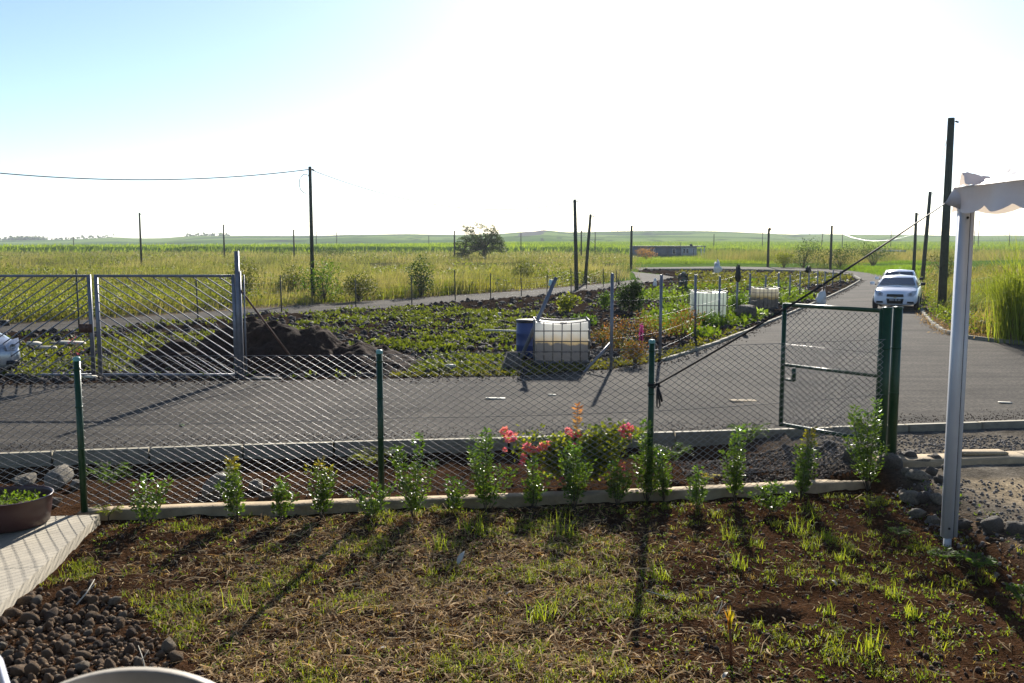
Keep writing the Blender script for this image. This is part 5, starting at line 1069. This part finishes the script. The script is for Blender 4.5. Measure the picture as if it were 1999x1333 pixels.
# ---------------------------------------------------------------- building
d = 200; z0 = -.78; pL = WD(1236, 500, d); s_ = d/F; zt = WD(0, 480, d)[2]-z0; bl = thing('building', 'long low flat roofed building of grey blue and pale sections beyond the far road', 'building', (pL[0], d, z0))
bx = lambda a, b: ((a+b)/2-1236)*s_
def sec(a, b, mat, nm='wall', dy=0, h=None, z=0): h = h or zt-.15; MB().box((bx(a, b), 3+dy, z+h/2), ((b-a)*s_, 6, h)).build(nm, mat, bl)
sec(1236, 1273, M_wallb); sec(1273.2, 1302, solid('blue_grey_wall_dark', (.075, .10, .14), .8), 'wall', -.3); sec(1302.2, 1329, M_wallb, 'wall'); sec(1329.2, 1359, M_wallw, 'wall', -.25)
MB().box((bx(1236, 1375), 2.8, zt-.07), (141*s_, 7.2, .16)).build('roof_slab', M_roofc, bl)
for x in (1367.5, 1373.5): MB().box((bx(x-1, x+1), -.2, (zt-.16)/2), (.16, .16, zt-.16)).build('column', M_trim, bl)
MB().box((bx(1358, 1374), .4, .1), (16*s_, 1.5, .2)).build('porch_step', M_trim, bl)
for a, b, z_, h, dy in [(1247, 1250, .9, .9, 0), (1262, 1272, 1.1, .7, 0), (1275, 1278, .1, 1.7, -.3), (1312, 1319, .7, 1.1, 0), (1332, 1337, .8, 1.1, -.25), (1338, 1343.5, .8, 1.1, -.25), (1351, 1354, .2, 1.7, -.25)]:
    w = MB().box((bx(a, b), dy-.03, z_+h/2), ((b-a)*s_, .05, h)).build('window_frame', M_trim, bl); MB().box((bx(a, b), dy-.06, z_+h/2), ((b-a)*s_-.14, .03, h-.14)).build('pane', M_win, w)
MB().tube([(bx(1329, 1331), 1, zt), (bx(1329, 1331), 1, zt+.75)], .09, 6).build('vent_pipe', M_roofc, bl); MB().box((bx(1349, 1354), 2, zt+.22), (.5, .5, .42)).build('roof_tank', M_dark, bl)
p = WD(1735, 492, 170); o = MB().box((0, 0, .25), (5.0, 3, .35)).build('shed_roof', solid('blue_green_roof', (.08, .22, .22), .5)); o.location = (p[0], 170, WD(0, 490, 170)[2]-.25); props(o, 'far blue green flat roof peeping over the grass above the white cars', 'roof')
# ---------------------------------------------------------------- cars
def loft(rings, closed_ends=True):
    n = len(rings[0]); vs = [q for r in rings for q in r]; k = len(rings); m = MB()
    q = [[i*n+j, i*n+(j+1) % n, (i+1)*n+(j+1) % n, (i+1)*n+j] for i in range(k-1) for j in range(n)]; t = []
    if closed_ends: t = [[0, j+1, j] for j in range(1, n-1)]+[[(k-1)*n, (k-1)*n+j, (k-1)*n+j+1] for j in range(1, n-1)]
    return m.add(vs, q, t)
def car(label, x, y, rz, paint, group=None, simple=False, H=1.45):
    r = thing('car', label, 'car', (x, y, 0), group=group, rz=rz)     # local: front at y=0 facing -y, body runs to +y
    st = [(0, .60, .28, .50), (.03, .72, .22, .62), (.12, .79, .18, .72), (.35, .825, .17, .80), (.75, .835, .17, .87), (1.05, .84, .17, .94), (1.9, .845, .17, .93), (2.9, .845, .18, .95), (3.5, .83, .2, .98), (3.85, .78, .26, .95), (3.92, .70, .35, .85)]
    rings = []
    for yy_, w, zb_, ztp in st:
        zm = zb_+(ztp-zb_)*.52; rings.append([(-w*.93, yy_, zb_), (-w, yy_, zm-.12), (-w, yy_, zm+.04), (-w*.955, yy_, ztp-.07), (-w*.84, yy_, ztp-.012), (-w*.45, yy_, ztp+.02), (0, yy_-.0, ztp+.03), (w*.45, yy_, ztp+.02), (w*.84, yy_, ztp-.012), (w*.955, yy_, ztp-.07), (w, yy_, zm+.04), (w, yy_, zm-.12), (w*.93, yy_, zb_)])
    body = loft(rings).build('body', paint, r, True); md = body.modifiers.new('s', 'SUBSURF'); md.levels = 1; md.render_levels = 1
    # cabin: roof shell with glass faces
    g = [(1.0, .70, .93), (1.72, .58, H-.05), (2.1, .57, H), (3.0, .56, H-.02), (3.45, .55, H-.09), (3.75, .62, 1.0)]
    b0, b1 = (.76, .92), (.78, .97)
    def face(nm, pts, mat, off=0): vs = np.array(pts, float); return MB().add(vs, [[0, 1, 2, 3]]).build(nm, mat, r)
    cab = [[(-.75, 1.0, .9), (-.73, 1.02, .95), (0, .93, .97), (.73, 1.02, .95), (.75, 1.0, .9)], [(-.66, 1.62, H-.22), (-.60, 1.70, H-.07), (0, 1.66, H-.035), (.60, 1.70, H-.07), (.66, 1.62, H-.22)], [(-.70, 2.1, H-.25), (-.60, 2.1, H-.03), (0, 2.1, H+.01), (.60, 2.1, H-.03), (.70, 2.1, H-.25)], [(-.70, 3.0, H-.27), (-.585, 3.05, H-.05), (0, 3.05, H), (.585, 3.05, H-.05), (.70, 3.0, H-.27)], [(-.66, 3.45, H-.32), (-.56, 3.45, H-.12), (0, 3.5, H-.07), (.56, 3.45, H-.12), (.66, 3.45, H-.32)], [(-.76, 3.75, .93), (-.72, 3.78, .97), (0, 3.85, .99), (.72, 3.78, .97), (.76, 3.75, .93)]]
    cl = [[(-.785, yy_, .88), *ring, (.785, yy_, .88)] for ring, yy_ in zip(cab, (1.0, 1.55, 2.1, 3.0, 3.5, 3.75))]
    loft(cl).build('cabin', paint, r, True)
    n = 9; vs = []
    for j in range(6):
        f = j/5; hw = .685*(1-f)+.555*f
        for i in range(n): a = -1+2*i/(n-1); vs.append((a*hw, (.99*(1-f)+1.60*f)-.035*(1-a*a)-.028, (.965*(1-f)+(H-.085)*f)+.02*(1-a*a)*(1-f)+.01))
    id_ = np.arange(54).reshape(6, 9); MB().add(vs, np.stack([id_[:-1, :-1], id_[:-1, 1:], id_[1:, 1:], id_[1:, :-1]], -1).reshape(-1, 4)).build('windscreen', M_glass, r, True)
    for sg in (-1, 1):
        for ya, yb_ in ((1.32, 2.15), (2.22, 3.1)):
            za = .97; zb_ = H-.13 if ya > 1.4 else H-.16; MB().add([(sg*.80, ya, za), (sg*.80, yb_, za), (sg*.70, yb_-.03, H-.14), (sg*.70, ya+.32 if ya < 1.4 else ya, H-.14)], [[0, 1, 2, 3]]).build('side_window', M_glass, r)
        h = MB(); h.add([(sg*.74, .10, .66), (sg*.78, .22, .80), (sg*.60, .13, .78), (sg*.44, .035, .68), (sg*.46, .005, .58), (sg*.66, .03, .575)], None, [[0, 1, 2], [0, 2, 3], [0, 3, 5], [3, 4, 5]]); hh_ = h
        for q_ in hh_.v: q_[:, 1] -= .03
        hl = hh_.build('headlight', M_lamp, r); MB().lathe([(0, .0), (.05, .0), (.055, .02)], (sg*.56, -.02, .65), 12, Rx(math.pi/2)).build('reflector', M_rim, hl)
        MB().box((sg*.565, -.005, .335), (.26, .03, .075), taper=.9).build('fog_recess', M_dark, r)
        MB().tube([(sg*.80, 1.22, .97), (sg*.90, 1.20, 1.0)], .02, 6).build('mirror_arm', M_dark, r); MB().box((sg*.95, 1.18, 1.03), (.17, .09, .12)).build('mirror', paint if sg < 0 else M_dark, r)
        for yw in (.62, 3.12):
            w_ = MB().lathe([(.0, -.09), (.25, -.09), (.29, -.07), (.295, 0), (.29, .07), (.25, .09), (0, .09)], (sg*.765, yw, .295), 24, Ry(math.pi/2)).build('wheel', M_tyre, r, True)
            MB().lathe([(0, .0), (.10, .0), (.19, .012), (.195, -.02)], (sg*.857, yw, .295), 18, Ry(sg*math.pi/2)).build('rim', M_rim, w_, True)
    MB().box((0, -.018, .605), (.62, .05, .10), taper=.96).build('grille', M_dark, r); MB().box((0, -.02, .38), (.56, .03, .20), taper=1.12).build('lower_grille', M_dark, r)
    pl = MB().box((0, -.045, .425), (.50, .015, .11)).build('number_plate', M_plate, r)
    for i, xx_ in enumerate([-.19, -.145, -.10, -.055, .02, .065, .14, .185]): MB().box((xx_, -.056, .425), (.028 if i % 3 else .02, .006, .06)).build('character', M_letter, pl)
    MB().box((0, -.035, .525), (.10, .02, .022)).build('badge', M_gold, r); MB().tube([(0, 1.95, H), (0, 2.2, H+.12)], .006, 5).build('antenna', M_dark, r)
    MB().tube([(-.55, .99, .985), (0, .95, 1.0)], .008, 5).build('wiper', M_dark, r); MB().tube([(0, .95, 1.0), (.5, .99, .985)], .008, 5).build('wiper', M_dark, r)
    return r
c = P(1745, 606, 0); car('white hatchback facing the viewer on the branch road, the nearer of two', c[0]-.02, c[1]-.1, math.radians(-26), M_white, 'white cars parked on the branch road', H=1.33)
c2_ = WD(1745, 580, c[1]+5.4); car('second white car whose roof shows behind the nearer hatchback', c2_[0]-.0, c[1]+5.0, math.radians(-24), M_white, 'white cars parked on the branch road', H=1.40)
c = P(22, 742, 0); car('silver car cut by the left frame edge, its nose in front of the grey gate', c[0]-.40, c[1]-.25, math.radians(52), M_silver)
# ---------------------------------------------------------------- person
def person():
    p = P(1334, 569, 0); r = thing('person', 'person bent over in the vegetable plot, olive top and grey hat, seen from behind', 'person', p)
    J = {'hip': (0, 0, .62), 'ch': (.05, .22, .86), 'nk': (.08, .42, .93), 'hd': (.09, .50, .90), 'lh': (-.11, 0, .60), 'lk': (-.13, .06, .34), 'lf': (-.13, -.02, .04), 'lt': (-.13, .12, .03), 'rh': (.11, 0, .60), 'rk': (.13, .08, .34), 'rf': (.13, 0, .04), 'rt': (.13, .14, .03),
         'ls': (-.16, .38, .90), 'le': (-.2, .44, .64), 'lw': (-.16, .5, .40), 'rs': (.24, .36, .90), 're': (.3, .42, .64), 'rw': (.24, .5, .40)}
    Rr = {'hip': .17, 'ch': .18, 'nk': .06, 'hd': .10, 'lh': .11, 'lk': .07, 'lf': .05, 'lt': .035, 'rh': .11, 'rk': .07, 'rf': .05, 'rt': .035, 'ls': .07, 'le': .05, 'lw': .035, 'rs': .07, 're': .05, 'rw': .035}
    E = [('hip', 'ch'), ('ch', 'nk'), ('nk', 'hd'), ('hip', 'lh'), ('lh', 'lk'), ('lk', 'lf'), ('lf', 'lt'), ('hip', 'rh'), ('rh', 'rk'), ('rk', 'rf'), ('rf', 'rt'), ('ch', 'ls'), ('ls', 'le'), ('le', 'lw'), ('ch', 'rs'), ('rs', 're'), ('re', 'rw')]
    for s in ('l', 'r'):
        for k in range(5):
            n_ = s+'f%d' % k; b = J[s+'w']; J[n_] = (b[0]+(k-2)*.018, b[1]+.02, b[2]-(.10 if k else .06)); Rr[n_] = .009; E.append((s+'w', n_))
    ks = list(J); me = bpy.data.meshes.new('body'); me.from_pydata([J[k] for k in ks], [(ks.index(a), ks.index(b)) for a, b in E], []); o = link(me, r); md = o.modifiers.new('k', 'SKIN')
    for i, k in enumerate(ks): me.skin_vertices[0].data[i].radius = (Rr[k], Rr[k])
    me.skin_vertices[0].data[0].use_root = True; s_ = o.modifiers.new('s', 'SUBSURF'); s_.levels = 1; s_.render_levels = 1; md.use_smooth_shade = True
    dg = bpy.context.evaluated_depsgraph_get(); nm = bpy.data.meshes.new_from_object(o.evaluated_get(dg)); o.modifiers.clear(); o.data = nm; nm.materials.clear(); nm.materials.append(M_skin)
    MB().tube([(0, -.02, .40), (0, 0, .62), (.04, .2, .88), (.07, .37, .93)], [.17, .19, .19, .10], 14).build('shirt', M_cloth1, r, True)
    for sx in (-.12, .12): MB().tube([(sx, 0, .62), (sx*1.1, .06, .34), (sx*1.1, 0, .08)], [.125, .085, .07], 10).build('trouser_leg', M_cloth1, r, True)
    for sx in (-1, 1): MB().tube([(.04+sx*.17, .36, .9), (.05+sx*.24, .43, .66)], [.085, .062], 8).build('sleeve', M_cloth1, r, True)
    MB().lathe([(.17, -.01), (.16, .01), (.11, .02), (.10, .09), (.05, .12), (0, .125)], (.09, .50, .95), 16).build('hat', M_hat, r, True)
person()
# ---------------------------------------------------------------- bags, debris
def sack(px, py, w, h, lb, mat=M_sack, z=0, nm='sack', seed=1):
    p = P(px, py, z) if z == 0 else WD(px, py, z); v, f = ICO3; vv = v.copy(); vv[:, 0] *= w/2*(1-.25*v[:, 2]); vv[:, 1] *= w/2.6; vv[:, 2] = (v[:, 2]*.5+.5)*h; nz = (fbm(v[:, 0]*2.2+seed, v[:, 2]*2.2+v[:, 1]*2+seed, seed, 4)-.5)*1.5; vv[:, :2] *= (1+nz)[:, None]; vv[:, 2] += (fbm(v[:, 0]*4+3, v[:, 1]*4+3, seed+2, 2)-.5)*1.0*h*sst(.0, .6, v[:, 2])
    o = link(mesh(nm, vv, None, f, mat, smooth=True)); o.location = tuple(p); props(o, lb, 'bag')
sack(1604, 597, .42, .62, 'white crumpled sack standing at the plot kerb behind the green gate'); sack(1278, 562, .22, .5, 'narrow white bag hanging upright right of the dark shrub', seed=3)
sack(1400, 533, .3, .36, 'white plastic bag tied high near the far road', z=34, seed=5); M_bb = solid('black_bag', (.012, .012, .014), .45); sack(1441, 551, .18, .55, 'torn black plastic bag hung on a fence post top', M_bb, z=30.2, seed=7); sack(1578, 533, .3, .3, 'black rag on a far fence post top', M_bb, z=44, seed=9)
def debris(px, py, s, lb, mat=M_debris, rz=0, cat='debris', nm='debris', z=.01): p = P(px, py, 0); o = MB().box((0, 0, s[2]/2), s, taper=.9).build(nm, mat); o.location = (p[0], p[1], z if inpoly(np.array([p[0]]), np.array([p[1]]), ROAD)[0] else .12); o.rotation_euler = (.05, .04, rz); props(o, lb, cat)
debris(140, 680, (.65, .25, .06), 'longest white plank scrap on the soil behind the left gate leaf', rz=.1); debris(92, 689, (.45, .12, .05), 'yellowish narrow plank scrap behind the left gate leaf', rz=.3); debris(68, 683, (.3, .3, .08), 'white bent scrap nearest the silver car', rz=.8); debris(112, 681, (.4, .1, .05), 'grey plank scrap in the middle of the heap behind the left gate leaf', M_conc, rz=-.15)
debris(177, 748, (.24, .12, .03), 'white scrap on the road edge below the gate stile'); debris(968, 779, (.36, .10, .012), 'flat white leaf scrap on the road, left one', rz=.15); debris(1078, 772, (.14, .06, .012), 'tiny pale scrap on the road right of the flat one'); debris(880, 727, (.22, .10, .05), 'white scrap at the plot edge near the road', rz=.5)
debris(355, 832, (.06, .06, .02), 'tiny green leaf on the road behind the left fence bay', solid('leafgreen', (.12, .2, .04), .5)); debris(1962, 787, (.22, .08, .012), 'pale dry leaf on the road right of the tent pole'); debris(1452, 783, (.5, .18, .006), 'light dusty smear of grit on the road behind the fence', M_beam, rz=.2)
debris(975, 622, (.12, .1, .1), 'small white pot on the soil left of the leaning post'); debris(985, 655, (1.3, .05, .05), 'long thin pale stick lying behind the stained tank, left one', rz=.05); debris(1090, 655, (1.1, .05, .05), 'long thin pale stick lying behind the stained tank, right one', rz=.1)
p = P(1455, 618, 0); rock(1455, 622, 26, 'dark flat rock between the white tank and the small tank', z=.05); p = P(1480, 617, 0)
bush('cabbage', 'pale round cabbage near the plot kerb right of the dark flat rock', 'cabbage', 1482, 619, .5, .3, ((.25, .34, .15), (.4, .5, .25)), 120, .16, stems=False, lumps=4)
hzb = MB().box((0, 1780, -20), (5300, 3700, 100)).build('haze', hm_); props(hzb, kind='stuff')
# ---------------------------------------------------------------- veranda chairs (near the camera)
ver = MB().box((0, -.75, .45), (9, 4.4, 1.3)).build('veranda', M_path); props(ver, kind='structure')
MB().box((0, -3.1, 2.4), (9, .3, 2.6)).build('wall', solid('cream_wall', (.35, .31, .24), .85), ver); MB().box((0, -1.3, 3.8), (9.6, 4.2, .18)).build('roof_slab', M_roofc, ver)  # unseen house wall and porch roof, put in to darken camera-facing reflections
def chair(cx, cy, ztop, w, mat, label, rz=0):
    r = thing('plastic_chair', label, 'chair', (cx, cy, 1.1), rz=rz, group='plastic chairs on the veranda'); H_ = ztop-1.1; n = 24; vs = []
    for j in range(10):
        f = j/9
        for i in range(n): a = -1+2*i/(n-1); zt_ = H_-.10*abs(a)**2.2-(.0 if abs(a) < .9 else .03); vs.append((a*w/2*(1-.08*f), .06*(1-a*a)-.0+.06*f, .40+(zt_-.40)*f))
    vs = np.array(vs); back = vs+V(0, .022, 0); id_ = np.arange(10*n).reshape(10, n); q = np.stack([id_[:-1, :-1], id_[:-1, 1:], id_[1:, 1:], id_[1:, :-1]], -1).reshape(-1, 4); N_ = 10*n
    top = [[id_[9, i], id_[9, i+1], id_[9, i+1]+N_, id_[9, i]+N_] for i in range(n-1)]+[[id_[j, 0], id_[j+1, 0], id_[j+1, 0]+N_, id_[j, 0]+N_] for j in range(9)]+[[id_[j, -1], id_[j+1, -1], id_[j+1, -1]+N_, id_[j, -1]+N_] for j in range(9)]
    MB().add(np.concatenate([vs, back]), np.concatenate([q, (q+N_)[:, ::-1], np.array(top)])).build('backrest', mat, r, True)
    MB().box((0, -.2, .42), (w*.95, .42, .03)).build('seat', mat, r)
    for a in (-1, 1):
        for b in (-.38, .0): MB().tube([(a*w*.45, b, .41), (a*w*.5, b+.02*b, .0)], [.025, .02], 8).build('leg', mat, r, True)
cc = WD(238, 1343, 1.55); chair(cc[0], cc[1]-.06, cc[2], .60, M_chair, 'beige plastic chair whose rounded backrest top shows blurred at the bottom left')
cc = WD(-262, 1290, 1.4); chair(cc[0], cc[1], cc[2]+.02, .42, M_chairw, 'white plastic chair cut by the lower left corner')
